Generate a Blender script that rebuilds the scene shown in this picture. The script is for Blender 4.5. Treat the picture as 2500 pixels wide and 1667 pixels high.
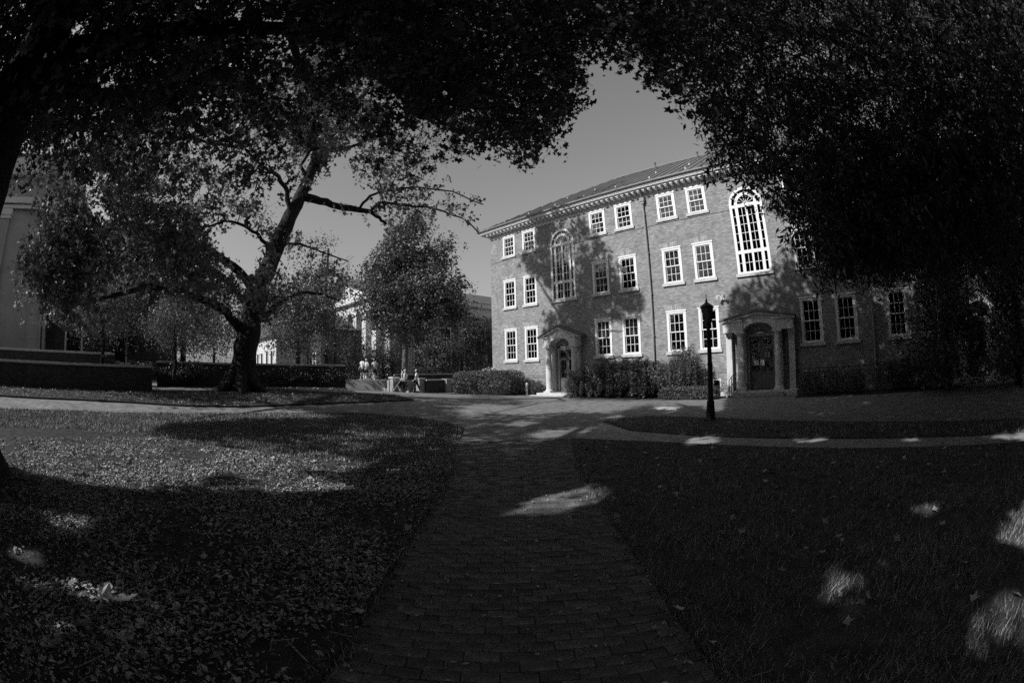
import bpy, bmesh, math, random
import numpy as np
from mathutils import Vector, Matrix
from mathutils.geometry import delaunay_2d_cdt
R = math.radians
random.seed(7); rng = np.random.default_rng(11)
for o in list(bpy.data.objects): bpy.data.objects.remove(o)
scene = bpy.context.scene
COL = scene.collection

# ------------------------------------------------------------------ camera (full-frame fisheye, 15.7 mm equisolid)
EYE = 1.6; FPX = 1089.43; PIT = 0.0693; ROL = -0.0230
fwd = np.array([0, math.cos(PIT), math.sin(PIT)]); up0 = np.array([0, -math.sin(PIT), math.cos(PIT)]); rt0 = np.array([1., 0, 0])
rgt = math.cos(ROL)*rt0 + math.sin(ROL)*up0
upv = -math.sin(ROL)*rt0 + math.cos(ROL)*up0
cd = bpy.data.cameras.new('camera'); cam = bpy.data.objects.new('camera', cd); COL.objects.link(cam)
cam.matrix_world = Matrix(((rgt[0], upv[0], -fwd[0], 0), (rgt[1], upv[1], -fwd[1], 0), (rgt[2], upv[2], -fwd[2], EYE), (0, 0, 0, 1)))
cd.type = 'PANO'; cd.sensor_width = 36; cd.sensor_fit = 'HORIZONTAL'; cd.clip_end = 2000; cd.clip_start = 0.05
cd.panorama_type = 'FISHEYE_EQUISOLID'
cd.fisheye_lens = FPX*36/2500
cd.fisheye_fov = R(200)
scene.camera = cam

# ------------------------------------------------------------------ light
SUN_H = np.array([-.884, -.468]); SUN_EL = R(35.2)
SUN = np.array([SUN_H[0]*math.cos(SUN_EL), SUN_H[1]*math.cos(SUN_EL), math.sin(SUN_EL)]); SUN /= np.linalg.norm(SUN)
world = bpy.data.worlds.new('World'); scene.world = world; world.use_nodes = True
nt = world.node_tree; bg = nt.nodes['Background']
sky = nt.nodes.new('ShaderNodeTexSky'); sky.sky_type = 'NISHITA'; sky.sun_disc = False
sky.sun_elevation = SUN_EL; sky.sun_rotation = math.atan2(SUN_H[0], SUN_H[1])
bw = nt.nodes.new('ShaderNodeSeparateColor')                 # black-and-white, blue-sensitive film
nt.links.new(sky.outputs[0], bw.inputs[0]); nt.links.new(bw.outputs[2], bg.inputs[0]); bg.inputs[1].default_value = 0.085
sl = bpy.data.lights.new('sun', 'SUN'); sl.energy = 4.4; sl.angle = R(.53); sl.color = (1, 1, 1)
so = bpy.data.objects.new('sun', sl); COL.objects.link(so)
so.rotation_euler = Vector(-SUN).to_track_quat('-Z', 'Y').to_euler(); so.location = (-20, -10, 40)
scene.view_settings.view_transform = 'Standard'; scene.view_settings.look = 'None'
scene.view_settings.exposure = 0; scene.view_settings.gamma = 1
scene.render.engine = 'CYCLES'
cy = scene.cycles; cy.use_denoising = False; cy.max_bounces = 8; cy.diffuse_bounces = 3; cy.glossy_bounces = 3; cy.transparent_max_bounces = 12; cy.transmission_bounces = 4
cy.sample_clamp_indirect = 2.; cy.caustics_reflective = False; cy.caustics_refractive = False

# ------------------------------------------------------------------ photo geometry helpers (pixels of the 2352x1568 view)
KP = 2500/2352
def project(X):
    X = np.asarray(X, float).reshape(-1, 3) - np.array([0, 0, EYE])
    xr = X@rgt; zr = X@upv; yf = X@fwd
    rr = np.hypot(xr, zr) + 1e-9; th = np.arctan2(rr, yf); r = 2*FPX*np.sin(th/2)
    return np.stack([(1250 + r*xr/rr)/KP, (833.5 - r*zr/rr)/KP], 1)
def ray(px, py):
    a = np.asarray(px, float)*KP - 1250; b = 833.5 - np.asarray(py, float)*KP
    r = np.hypot(a, b) + 1e-9; th = 2*np.arcsin(np.clip(r/2/FPX, 0, 1))
    xr = np.sin(th)*a/r; zr = np.sin(th)*b/r; yf = np.cos(th)
    return xr[..., None]*rgt + zr[..., None]*upv + yf[..., None]*fwd
PSI = -0.7572; FC = np.array([3.4595, 28.5933]); FD = np.array([math.cos(PSI), math.sin(PSI)]); FN = np.array([math.sin(PSI), -math.cos(PSI)])
def F(u, e, z=0): p = FC + u*FD + e*FN; return np.array([p[0], p[1], z])
def sstep(a, b, x): t = np.clip((x-a)/(b-a), 0, 1); return t*t*(3-2*t)
def rise(x, y):
    sd = x*FD[0] + y*FD[1]; s = -(x*FN[0] + y*FN[1])
    return .95*sstep(10, 24, -sd)*(1 - .92*sstep(6, 23, s))
def gp(px, py, off=0.):
    d = ray(np.array([px]), np.array([py]))[0]
    ts = np.arange(.8, 90, .03); P = d[None]*ts[:, None]; z = P[:, 2] + EYE
    k = np.argmax(z < rise(P[:, 0], P[:, 1])); p = P[k]
    return np.array([p[0], p[1], float(rise(p[0], p[1])) + off])
def at(px, py, dist):
    d = ray(np.array([px]), np.array([py]))[0]; d = d/np.hypot(d[0], d[1])*dist
    return d + np.array([0, 0, EYE])
def inpoly(P, poly):
    x, y = P[:, 0], P[:, 1]; c = np.zeros(len(P), bool); n = len(poly); j = n-1
    for i in range(n):
        xi, yi = poly[i]; xj, yj = poly[j]
        c ^= ((yi > y) != (yj > y)) & (x < (xj-xi)*(y-yi)/((yj-yi) or 1e-9) + xi); j = i
    return c

# ------------------------------------------------------------------ materials (grey scale: the photograph is black-and-white)
MATS = {}
def mat(name, v, rough=.8, var=.25, scale=6., spec=.3, island=0., bump=0., bscale=40., metal=0., trans=0., objrand=0.):
    if name in MATS: return MATS[name]
    m = bpy.data.materials.new(name); m.use_nodes = True; n = m.node_tree.nodes; l = m.node_tree.links
    b = n['Principled BSDF']; b.inputs['Roughness'].default_value = rough; b.inputs['Specular IOR Level'].default_value = spec; b.inputs['Metallic'].default_value = metal
    tc = n.new('ShaderNodeTexCoord'); ns = n.new('ShaderNodeTexNoise'); ns.inputs['Scale'].default_value = scale; ns.inputs['Detail'].default_value = 6
    l.new(tc.outputs['Object'], ns.inputs['Vector'])
    mr = n.new('ShaderNodeMapRange'); mr.inputs[1].default_value = .3; mr.inputs[2].default_value = .7
    mr.inputs[3].default_value = v*(1-var); mr.inputs[4].default_value = v*(1+var); l.new(ns.outputs[0], mr.inputs[0])
    out = mr.outputs[0]
    if island:
        g = n.new('ShaderNodeNewGeometry'); m2 = n.new('ShaderNodeMapRange'); m2.inputs[3].default_value = 1-island; m2.inputs[4].default_value = 1+island
        l.new(g.outputs['Random Per Island'], m2.inputs[0]); mu = n.new('ShaderNodeMath'); mu.operation = 'MULTIPLY'
        l.new(out, mu.inputs[0]); l.new(m2.outputs[0], mu.inputs[1]); out = mu.outputs[0]
    if objrand:
        oi = n.new('ShaderNodeObjectInfo'); m4 = n.new('ShaderNodeMapRange'); m4.inputs[3].default_value = 1-objrand; m4.inputs[4].default_value = 1+objrand; l.new(oi.outputs['Random'], m4.inputs[0])
        mu4 = n.new('ShaderNodeMath'); mu4.operation = 'MULTIPLY'; l.new(out, mu4.inputs[0]); l.new(m4.outputs[0], mu4.inputs[1]); out = mu4.outputs[0]
    l.new(out, b.inputs['Base Color'])
    if bump:
        n2 = n.new('ShaderNodeTexNoise'); n2.inputs['Scale'].default_value = bscale; n2.inputs['Detail'].default_value = 4; l.new(tc.outputs['Object'], n2.inputs['Vector'])
        bp = n.new('ShaderNodeBump'); bp.inputs['Strength'].default_value = bump; bp.inputs['Distance'].default_value = .03; l.new(n2.outputs[0], bp.inputs['Height']); l.new(bp.outputs[0], b.inputs['Normal'])
    if trans:
        tl = n.new('ShaderNodeBsdfTranslucent'); mx = n.new('ShaderNodeMixShader'); mx.inputs[0].default_value = trans; l.new(out, tl.inputs[0])
        l.new(b.outputs[0], mx.inputs[1]); l.new(tl.outputs[0], mx.inputs[2]); l.new(mx.outputs[0], n['Material Output'].inputs[0])
    MATS[name] = m; return m
def brickmat(name, v1, v2, mortar, w, h, axes=(0, 2), offset=.5, msize=.008, bump=.4, squash=1.):
    m = bpy.data.materials.new(name); m.use_nodes = True; n = m.node_tree.nodes; l = m.node_tree.links
    b = n['Principled BSDF']; b.inputs['Roughness'].default_value = .9; b.inputs['Specular IOR Level'].default_value = .15
    tc = n.new('ShaderNodeTexCoord'); sx = n.new('ShaderNodeSeparateXYZ'); cb = n.new('ShaderNodeCombineXYZ'); l.new(tc.outputs['Object'], sx.inputs[0])
    l.new(sx.outputs[axes[0]], cb.inputs[0]); l.new(sx.outputs[axes[1]], cb.inputs[1])
    bt = n.new('ShaderNodeTexBrick'); l.new(cb.outputs[0], bt.inputs['Vector']); bt.offset = offset
    bt.inputs['Scale'].default_value = 1; bt.inputs['Brick Width'].default_value = w; bt.inputs['Row Height'].default_value = h; bt.inputs['Mortar Size'].default_value = msize; bt.inputs['Mortar Smooth'].default_value = .2; bt.inputs['Bias'].default_value = .15
    bt.inputs['Color1'].default_value = (v1,)*3+(1,); bt.inputs['Color2'].default_value = (v2,)*3+(1,); bt.inputs['Mortar'].default_value = (mortar,)*3+(1,)
    ns = n.new('ShaderNodeTexNoise'); ns.inputs['Scale'].default_value = 1.3; ns.inputs['Detail'].default_value = 8; l.new(tc.outputs['Object'], ns.inputs['Vector'])
    # darker courses: noise stretched along the wall
    mp = n.new('ShaderNodeMapping'); mp.inputs['Scale'].default_value = (2.2, 2.2, 9.); l.new(tc.outputs['Object'], mp.inputs[0])
    n3 = n.new('ShaderNodeTexNoise'); n3.inputs['Scale'].default_value = 1.6; n3.inputs['Detail'].default_value = 5; l.new(mp.outputs[0], n3.inputs['Vector'])
    mr = n.new('ShaderNodeMapRange'); mr.inputs[1].default_value = .3; mr.inputs[2].default_value = .7; mr.inputs[3].default_value = .85; mr.inputs[4].default_value = 1.12; l.new(ns.outputs[0], mr.inputs[0])
    m3 = n.new('ShaderNodeMapRange'); m3.inputs[1].default_value = .35; m3.inputs[2].default_value = .62; m3.inputs[3].default_value = .72; m3.inputs[4].default_value = 1.08; l.new(n3.outputs[0], m3.inputs[0])
    a = n.new('ShaderNodeVectorMath'); a.operation = 'SCALE'; l.new(bt.outputs[0], a.inputs[0]); l.new(mr.outputs[0], a.inputs['Scale'])
    a2 = n.new('ShaderNodeVectorMath'); a2.operation = 'SCALE'; l.new(a.outputs[0], a2.inputs[0]); l.new(m3.outputs[0], a2.inputs['Scale']); l.new(a2.outputs[0], b.inputs['Base Color'])
    if bump:
        bp = n.new('ShaderNodeBump'); bp.inputs['Strength'].default_value = bump; bp.inputs['Distance'].default_value = .01; bp.invert = True; l.new(bt.outputs['Fac'], bp.inputs['Height']); l.new(bp.outputs[0], b.inputs['Normal'])
    MATS[name] = m; return m
def glassmat(name, dark=.02):
    m = bpy.data.materials.new(name); m.use_nodes = True; n = m.node_tree.nodes; l = m.node_tree.links
    for x in list(n):
        if x.type != 'OUTPUT_MATERIAL': n.remove(x)
    out = n['Material Output']; g = n.new('ShaderNodeBsdfGlossy'); g.inputs['Roughness'].default_value = .03; g.inputs['Color'].default_value = (.9, .9, .9, 1)
    t = n.new('ShaderNodeBsdfTransparent'); t.inputs[0].default_value = (.82, .82, .82, 1); f = n.new('ShaderNodeFresnel'); f.inputs[0].default_value = 1.6
    tc = n.new('ShaderNodeTexCoord'); ns = n.new('ShaderNodeTexNoise'); ns.inputs['Scale'].default_value = 3.; l.new(tc.outputs['Object'], ns.inputs['Vector'])
    bp = n.new('ShaderNodeBump'); bp.inputs['Strength'].default_value = .12; bp.inputs['Distance'].default_value = .02; l.new(ns.outputs[0], bp.inputs['Height']); l.new(bp.outputs[0], g.inputs['Normal'])
    mx = n.new('ShaderNodeMixShader'); l.new(f.outputs[0], mx.inputs[0]); l.new(t.outputs[0], mx.inputs[1]); l.new(g.outputs[0], mx.inputs[2]); l.new(mx.outputs[0], out.inputs[0])
    MATS[name] = m; return m
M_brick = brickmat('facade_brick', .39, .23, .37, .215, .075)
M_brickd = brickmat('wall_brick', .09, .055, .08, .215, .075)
M_brickd2 = brickmat('wall_brick_side', .16, .10, .16, .215, .075, axes=(1, 2))
M_pave = brickmat('plaza_paver', .30, .23, .2, .21, .105, axes=(0, 1), msize=.006, bump=.2)
M_white = mat('white_paint', .82, .45, .06, 2., .4)
M_stone = mat('pale_stone', .55, .75, .15, 5., .3, bump=.1)
M_trim = mat('pale_stucco', .62, .8, .1, 1.5, .2)
M_roof = mat('roof_metal', .13, .55, .2, 1.2, .4)
M_dark = mat('dark_interior', .012, .9, .2, 2.)
M_black = mat('black_iron', .012, .45, .2, 8., .5)
M_glass = glassmat('window_glass')
M_blind = mat('window_blind', .62, .9, .08, 3.)
M_door = mat('door_paint', .14, .45, .1, 3.)
M_bark = mat('bark', .034, .95, .45, 9., .15, bump=1., bscale=14.)
M_bark2 = mat('bark_pale', .16, .95, .4, 9., .15, bump=.8, bscale=16.)
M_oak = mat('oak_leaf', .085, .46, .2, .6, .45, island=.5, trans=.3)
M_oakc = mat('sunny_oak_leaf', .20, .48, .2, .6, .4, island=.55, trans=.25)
M_fine = mat("fine_leaf", .08, .42, .3, .6, .5, island=.6, trans=.25)
M_mid = mat('glossy_leaf', .13, .46, .2, .6, .45, island=.55, trans=.2)
M_pale = mat('pale_leaf', .18, .5, .2, .6, .4, island=.5, trans=.3)
M_hedge = mat('hedge_leaf', .10, .5, .2, .8, .4, island=.5)
M_flower = mat('flower', .6, .6, .1, 3., island=.3)
M_grass = mat('grass_blade', .30, .6, .3, .7, .25, island=.5)
M_lawn = mat('lawn_soil', .08, .95, .4, 5., .1, bump=.6, bscale=30.)
M_soil = mat('bed_soil', .055, .95, .4, 6., .1, bump=.8, bscale=25.)
M_litter = mat('leaf_litter', .33, .8, .25, 2., .2, island=.75)
M_twig = mat('dry_twig', .28, .8, .3, 20., .2, island=.5)
M_fall = mat('fallen_leaf', .48, .6, .15, 12., .3)
M_paver = mat('brick_paver', .16, .9, .5, 5., .15, island=.2, bump=.5, bscale=45., objrand=.25)
M_mortar = mat('joint_sand', .12, .95, .3, 20.)
M_conc = mat('concrete', .33, .85, .2, 3., .2, bump=.1)
M_far = mat('far_ground', .05, .95, .3, .3)

# ------------------------------------------------------------------ object helpers
def link(o, parent=None):
    COL.objects.link(o)
    if parent is not None: o.parent = parent
    return o
def tag(o, label=None, cat=None, group=None, kind=None):
    if label: o['label'] = label
    if cat: o['category'] = cat
    if group: o['group'] = group
    if kind: o['kind'] = kind
    return o
def empty(name, loc, rz=0., label=None, cat=None, group=None):
    o = bpy.data.objects.new(name, None); o.location = loc; o.rotation_euler = (0, 0, rz); o.empty_display_size = .2; link(o)
    return tag(o, label, cat, group)
def inst(src, parent, loc=None, name=None):
    o = bpy.data.objects.new(name or src.name.split('.')[0], src.data if hasattr(src, 'data') and not isinstance(src, bpy.types.Mesh) else src)
    if loc is not None: o.location = loc
    return link(o, parent)
class MB:
    def __init__(s): s.v = []; s.f = []
    def add(s, vs, fs):
        b = len(s.v); s.v += [tuple(map(float, x)) for x in vs]; s.f += [tuple(b+i for i in f) for f in fs]; return s
    def box(s, x0, x1, y0, y1, z0, z1):
        return s.add([(x0,y0,z0),(x1,y0,z0),(x1,y1,z0),(x0,y1,z0),(x0,y0,z1),(x1,y0,z1),(x1,y1,z1),(x0,y1,z1)], [(3,2,1,0),(4,5,6,7),(0,1,5,4),(1,2,6,5),(2,3,7,6),(3,0,4,7)])
    def prism(s, poly, y0, y1):      # poly in (x,z), extruded along y
        n = len(poly); vs = [(x, y0, z) for x, z in poly]+[(x, y1, z) for x, z in poly]
        return s.add(vs, [tuple(range(n)), tuple(range(2*n-1, n-1, -1))]+[(i, n+i, n+(i+1) % n, (i+1) % n) for i in range(n)])
    def flat(s, poly, z0, z1):       # poly in (x,y), extruded along z
        n = len(poly); vs = [(x, y, z0) for x, y in poly]+[(x, y, z1) for x, y in poly]
        return s.add(vs, [tuple(range(n-1, -1, -1)), tuple(range(n, 2*n))]+[(i, (i+1) % n, n+(i+1) % n, n+i) for i in range(n)])
    def lathe(s, prof, c=(0, 0, 0), n=12):
        vs = []; fs = []; k = len(prof)
        for r, z in prof:
            for i in range(n): a = 2*math.pi*i/n; vs.append((c[0]+r*math.cos(a), c[1]+r*math.sin(a), c[2]+z))
        for j in range(k-1):
            for i in range(n): fs.append((j*n+i, j*n+(i+1) % n, (j+1)*n+(i+1) % n, (j+1)*n+i))
        fs.append(tuple(range(n-1, -1, -1))); fs.append(tuple((k-1)*n+i for i in range(n)))
        return s.add(vs, fs)
    def tube(s, pts, rad, n=8, jit=0.):
        pts = [np.array(p, float) for p in pts]; vs = []; fs = []; k = len(pts); ref = np.array([.31, .52, .79])
        for j in range(k):
            t = pts[min(j+1, k-1)]-pts[max(j-1, 0)]; t = t/(np.linalg.norm(t)+1e-9)
            a = np.cross(t, ref); a /= np.linalg.norm(a)+1e-9; b = np.cross(t, a); r = rad[j] if hasattr(rad, '__len__') else rad
            for i in range(n):
                th = 2*math.pi*i/n; q = r*(1+jit*(random.random()-.5)); vs.append(pts[j]+q*(math.cos(th)*a+math.sin(th)*b))
        for j in range(k-1):
            for i in range(n): fs.append((j*n+i, j*n+(i+1) % n, (j+1)*n+(i+1) % n, (j+1)*n+i))
        fs.append(tuple(range(n-1, -1, -1))); fs.append(tuple((k-1)*n+i for i in range(n)))
        return s.add(vs, fs)
    def mesh(s, name, m, smooth=False):
        me = bpy.data.meshes.new(name); me.from_pydata(s.v, [], s.f); me.materials.append(m); me.validate()
        if smooth: me.polygons.foreach_set('use_smooth', [True]*len(me.polygons))
        return me
    def build(s, name, m, parent=None, smooth=False, bevel=0.):
        o = bpy.data.objects.new(name, s.mesh(name, m, smooth)); link(o, parent)
        if bevel: b = o.modifiers.new('bevel', 'BEVEL'); b.width = bevel; b.segments = 2; b.limit_method = 'ANGLE'
        return o
def npmesh(name, V, nper, faces, m):
    """V: (N*nper,3); faces: list of tuples over one copy"""
    N = len(V)//nper; me = bpy.data.meshes.new(name); me.vertices.add(len(V)); me.vertices.foreach_set('co', np.ascontiguousarray(V, np.float32).ravel())
    fl = np.concatenate([np.array(f) for f in faces]); fs = np.array([len(f) for f in faces]); off = (np.arange(N)*nper)[:, None]
    L = (fl[None]+off).ravel(); sizes = np.tile(fs, N); starts = np.concatenate([[0], np.cumsum(sizes)[:-1]])
    me.loops.add(len(L)); me.loops.foreach_set('vertex_index', L.astype(np.int32)); me.polygons.add(len(sizes)); me.polygons.foreach_set('loop_start', starts.astype(np.int32)); me.polygons.foreach_set('loop_total', sizes.astype(np.int32))
    me.update(calc_edges=True); me.materials.append(m); return me
# leaf outlines: (x across, y along, z fold)
LOBED = (np.array([(0,0,0),(.16,.14,.03),(.30,.30,.05),(.17,.38,.02),(.42,.60,.06),(.18,.66,.02),(.22,.86,.03),(0,1.02,0),(-.22,.86,.03),(-.18,.66,.02),(-.42,.60,.06),(-.17,.38,.02),(-.30,.30,.05),(-.16,.14,.03)], float),
         [(0,1,2,3),(0,3,5,7),(3,4,5),(5,6,7),(0,7,9,11),(9,7,8),(11,9,10),(0,11,12,13)])
STAR = (np.array([(0,0,0),(.26,.18,.04),(.15,.38,.0),(.44,.66,.05),(.12,.70,.0),(0,1.,.0),(-.12,.70,0),(-.44,.66,.05),(-.15,.38,0),(-.26,.18,.04)], float), [(0,1,2),(2,3,4),(0,2,4,5),(0,5,6,8),(6,7,8),(8,9,0)])
STAR4 = (np.array([(0,0,0),(.40,.48,.05),(.13,.56,0),(0,1.,0),(-.13,.56,0),(-.40,.48,.05)], float), [(0,1,2),(0,2,3,4),(0,4,5)])
OVAL = (np.array([(0,0,0),(.26,.45,.06),(0,1,0),(-.26,.45,.06)], float), [(0,1,2),(0,2,3)])
NARROW = (np.array([(0,0,0),(.17,.45,.02),(0,1,0),(-.17,.45,.02)], float), [(0,1,2,3)])
def randrot(n, droop=.3, flat=0.):
    d = rng.normal(size=(n, 3)); d[:, 2] -= droop; d[:, 2] *= (1-flat); d /= np.linalg.norm(d, axis=1)[:, None]
    q = rng.normal(size=(n, 3)); q[:, 2] += 1.2+2*flat; nn = q - (q*d).sum(1)[:, None]*d; nn /= np.linalg.norm(nn, axis=1)[:, None]+1e-9
    x = np.cross(d, nn); return x, d, nn
def leafmesh(name, P, size, shape, m, droop=.3, flat=0.):
    n = len(P); x, d, nn = randrot(n, droop, flat); s = size*rng.uniform(.45, 1.4, n); T, f = shape
    c = (x[:, None]*T[None, :, 0, None]+d[:, None]*(T[None, :, 1, None]-.5)+nn[:, None]*T[None, :, 2, None])*s[:, None, None]+P[:, None]
    return npmesh(name, c.reshape(-1, 3), len(T), f, m)

# ------------------------------------------------------------------ where sky, lit ground and lit facade show in the photograph
CLEAR = [(1345,110),(1340,150),(1330,190),(1345,230),(1310,270),(1280,300),(1265,350),(1225,385),(1190,380),(1160,350),(1130,340),(1090,350),(1060,370),(1035,390),(1060,425),(1115,445),(1122,475),(1108,500),(1105,545),
 (1040,505),(960,497),(890,510),(860,560),(830,640),(760,690),(640,705),(620,900),(535,900),(520,765),(460,705),(350,685),(260,705),(190,780),(100,800),(-60,800),(-60,1700),(2420,1700),(2420,740),(2345,720),(2310,665),(2270,690),(2215,640),(2160,682),(2105,645),(2050,676),(1985,630),(1940,668),(1905,630),(1875,645),(1850,580),(1842,525),(1780,492),(1740,445),(1700,428),(1640,434),(1620,377),(1690,356),(1650,345),(1620,330),(1600,290),(1560,250),(1530,225),(1570,205),(1530,190),(1500,200),(1480,165),(1440,150),(1400,130),(1370,115)]
HOLES = [[(-10,442),(60,432),(90,445),(78,520),(45,600),(12,680),(-10,700)], [(705,472),(780,488),(850,500),(875,515),(870,545),(830,560),(760,552),(720,545),(690,520)], [(722,430),(790,395),(850,420),(870,452),(850,466),(780,462),(720,448)],
 [(470,512),(520,520),(590,545),(605,575),(575,640),(540,600),(490,565),(440,535)], [(498,625),(530,650),(560,672),(540,665),(505,645)], [(598,35),(640,90),(690,108),(672,142),(625,110)], [(770,110),(835,95),(830,120),(780,130)],
 [(128,135),(165,70),(210,28),(212,45),(160,120)], [(740,360),(820,330),(845,350),(800,385),(745,400)], [(200,455),(245,470),(215,540),(190,520)], [(625,470),(650,480),(640,520),(615,510)], [(940,5),(985,20),(1000,55),(960,40)], [(1020,0),(1050,12),(1042,40),(1015,30)],
 [(905,235),(930,255),(915,270)], [(690,232),(715,250),(700,268)], [(395,90),(420,130),(400,140)], [(640,600),(700,560),(720,575),(660,640)]]
for region, cnt in (([(100,380),(200,200),(400,80),(600,0),(1050,0),(1120,250),(900,360),(520,480),(150,520)], 95), ([(1620,60),(2300,20),(2300,330),(1780,340)], 55)):
    Q = rng.uniform(np.min(region, 0), np.max(region, 0), (cnt*3, 2)); Q = Q[inpoly(Q, region)][:cnt]      # small gaps between leaf clumps
    for c_ in Q: k_ = rng.integers(5, 8); HOLES.append([(c_[0]+rng.uniform(5, 17)*math.cos(a_), c_[1]+rng.uniform(5, 17)*math.sin(a_)) for a_ in np.linspace(0, 6.28, k_+1)[:-1]])
LIT = [[(-80,905),(180,922),(500,938),(700,944),(800,962),(560,966),(390,976),(345,1000),(560,1040),(700,1054),(880,1064),(820,1092),(640,1078),(600,1092),(780,1110),(900,1148),(965,1180),(900,1192),(780,1162),(600,1132),(520,1085),(380,1128),(250,1142),(100,1092),(50,1070),(-80,1000)],
 [(-80,872),(190,900),(170,915),(-80,905)], [(115,1195),(180,1200),(225,1228),(190,1236),(130,1215)], [(50,1278),(112,1270),(105,1308),(60,1305)], [(100,1352),(230,1350),(330,1378),(412,1402),(400,1420),(270,1418),(215,1395),(110,1380)],
 [(100,1420),(160,1440),(230,1475),(190,1485),(120,1450)], [(690,1475),(790,1490),(770,1506),(700,1498)], [(1180,1182),(1250,1128),(1340,1098),(1420,1072),(1432,1094),(1350,1128),(1405,1118),(1400,1142),(1300,1168)],
 [(1885,1372),(1930,1300),(2010,1305),(2040,1290),(1990,1345),(1940,1375)], [(1920,1405),(1985,1392),(1975,1440),(1940,1465)], [(2085,1178),(2160,1152),(2140,1192)], [(2290,1235),(2320,1180),(2360,1170),(2360,1262)], [(2225,1492),(2260,1405),(2300,1380),(2380,1400),(2380,1470)],
 [(1585,1008),(1640,1002),(1645,1018),(1590,1022)], [(1830,1006),(1892,1008),(1890,1016),(1835,1015)], [(2040,1012),(2110,1006),(2108,1016)], [(2280,1004),(2380,990),(2380,1012)], [(1535,1222),(1570,1215),(1568,1230),(1540,1233)],
 [(1050,942),(1110,928),(1180,934),(1300,922),(1360,930),(1300,946),(1220,952),(1120,948),(1060,955)], [(1300,938),(1480,920),(1460,936),(1380,950)], [(1150,975),(1250,962),(1200,982)], [(1370,962),(1440,948),(1420,965)],[(1240,995),(1340,982),(1330,995),(1260,1004)],
 [(880,900),(1000,893),(1045,896),(1100,913),(960,913)], [(600,916),(700,922),(690,928),(600,924)], [(770,918),(860,926),(850,930),(770,924)], [(500,895),(560,893),(560,905),(440,910)],[(1500,934),(1560,934),(1555,944),(1500,942)],[(1615,930),(1665,930),(1660,945),(1618,945)],
 # sunlit facade
 [(1100,500),(1650,330),(1760,360),(1860,380),(1860,520),(1800,560),(1770,600),(1770,625),(1690,645),(1672,690),(1672,745),(1690,780),(1700,860),(1660,930),(1250,930),(1120,900)],
 # columned hall front, people, oak flare
 [(740,630),(900,600),(900,900),(740,880)], [(800,820),(1000,820),(1000,905),(800,905)], [(500,830),(530,830),(530,900),(480,900)]]
for i_, h_ in enumerate(LIT):
    a_ = np.array(h_, float); c_ = a_.mean(0)
    if np.ptp(a_[:, 0]) < 320 and c_[1] > 980: LIT[i_] = [tuple(p) for p in c_+(a_-c_)*(1.5 if np.ptp(a_[:, 0]) < 170 else 1.25)]   # leaf size eats into the sun patches
SHADE = [(1180,590),(1210,560),(1240,500),(1330,480),(1345,560),(1400,560),(1470,650),(1480,720),(1450,760),(1400,740),(1360,760),(1400,830),(1500,840),(1560,860),(1540,920),(1300,920),(1255,800),(1250,740),(1300,700),(1230,640)]
def shadow_point(P):
    t = (P[:, 2]-.3)/SUN[2]; G = P-SUN[None]*t[:, None]
    for _ in range(2): t = (P[:, 2]-rise(G[:, 0], G[:, 1]))/SUN[2]; G = P-SUN[None]*t[:, None]
    e0 = (P[:, :2]-FC)@FN; de = SUN[:2]@FN; tf = e0/de; W = P-SUN[None]*tf[:, None]
    u = (W[:, :2]-FC)@FD; hit = (tf < t) & (u > -6.9) & (u < 32.2) & (W[:, 2] < 12.6)
    return np.where(hit[:, None], W, G)
LITVOL = [((-16.6,14.6,4.3),2.3), ((-14.6,17.,4.4),2.2), ((-11.9,35.6,2.1),1.6), ((-7.6,32.6,1.2),1.7), ((-10.,38.,9.),4.2), ((-21.,51.,7.),6.)]
def lightclear(P):
    keep = np.ones(len(P), bool)
    for c, r in LITVOL:
        d = np.array(c)-P; t = -(d@SUN); off = np.linalg.norm(d+SUN[None]*t[:, None], axis=1); keep &= ~((off < r) & (t > r))
    return keep
def carve(P, jit=0., keepview=False):
    keep = np.ones(len(P), bool); J = rng.normal(size=(len(P), 2))*jit
    if not keepview:
        q = project(P)+J; keep &= ~inpoly(q, CLEAR)
        for h in HOLES: keep &= ~inpoly(q, h)
    g = shadow_point(P); s = project(g)+J*.5; front = ((g-np.array([0, 0, EYE]))@fwd) > .2
    for h in LIT:
        bad = inpoly(s, h) & front
        if np.mean([p[1] for p in h]) > 980: bad &= rng.random(len(P)) < .96
        if h is LIT[-4]: bad &= ~(inpoly(s, SHADE) & (rng.random(len(P)) < .85))
        keep &= ~bad
    return keep & lightclear(P)

def surf(q):
    d = ray(q[:, 0], q[:, 1]); tf = (FC@FN)/(d[:, :2]@FN); W = d*tf[:, None]+np.array([0, 0, EYE]); tg = -EYE/np.minimum(d[:, 2], -1e-4); G = d*tg[:, None]+np.array([0, 0, EYE])
    return np.where(((W[:, 2] > 0) & (tf > 0))[:, None], W, G)
def shade_fill(poly, n, zmax=19.):
    A = np.array(poly, float); q = rng.uniform(A.min(0), A.max(0), (n*4, 2)); q = q[inpoly(q, A)]
    for h in LIT: q = q[~inpoly(q, h)]
    S = surf(q[:n]); out = np.full(S.shape, np.nan)
    for k in range(26):
        t = rng.uniform(5, 34, len(S)); P = S+SUN[None]*t[:, None]
        reach = (np.hypot(P[:, 0]-TA[0], P[:, 1]-TA[1]) < 13) | (np.hypot(P[:, 0]-TB[0], P[:, 1]-TB[1]) < 10.5) | (np.hypot(P[:, 0]+10, P[:, 1]-18) < 10)
        ok = np.isnan(out[:, 0]) & reach & (P[:, 2] > 4.4) & (P[:, 2] < zmax) & carve(P, 8) & (np.linalg.norm(P-np.array([0, 0, EYE]), axis=1) > 5.5); out[ok] = P[ok]
    return out[~np.isnan(out[:, 0])]
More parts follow.
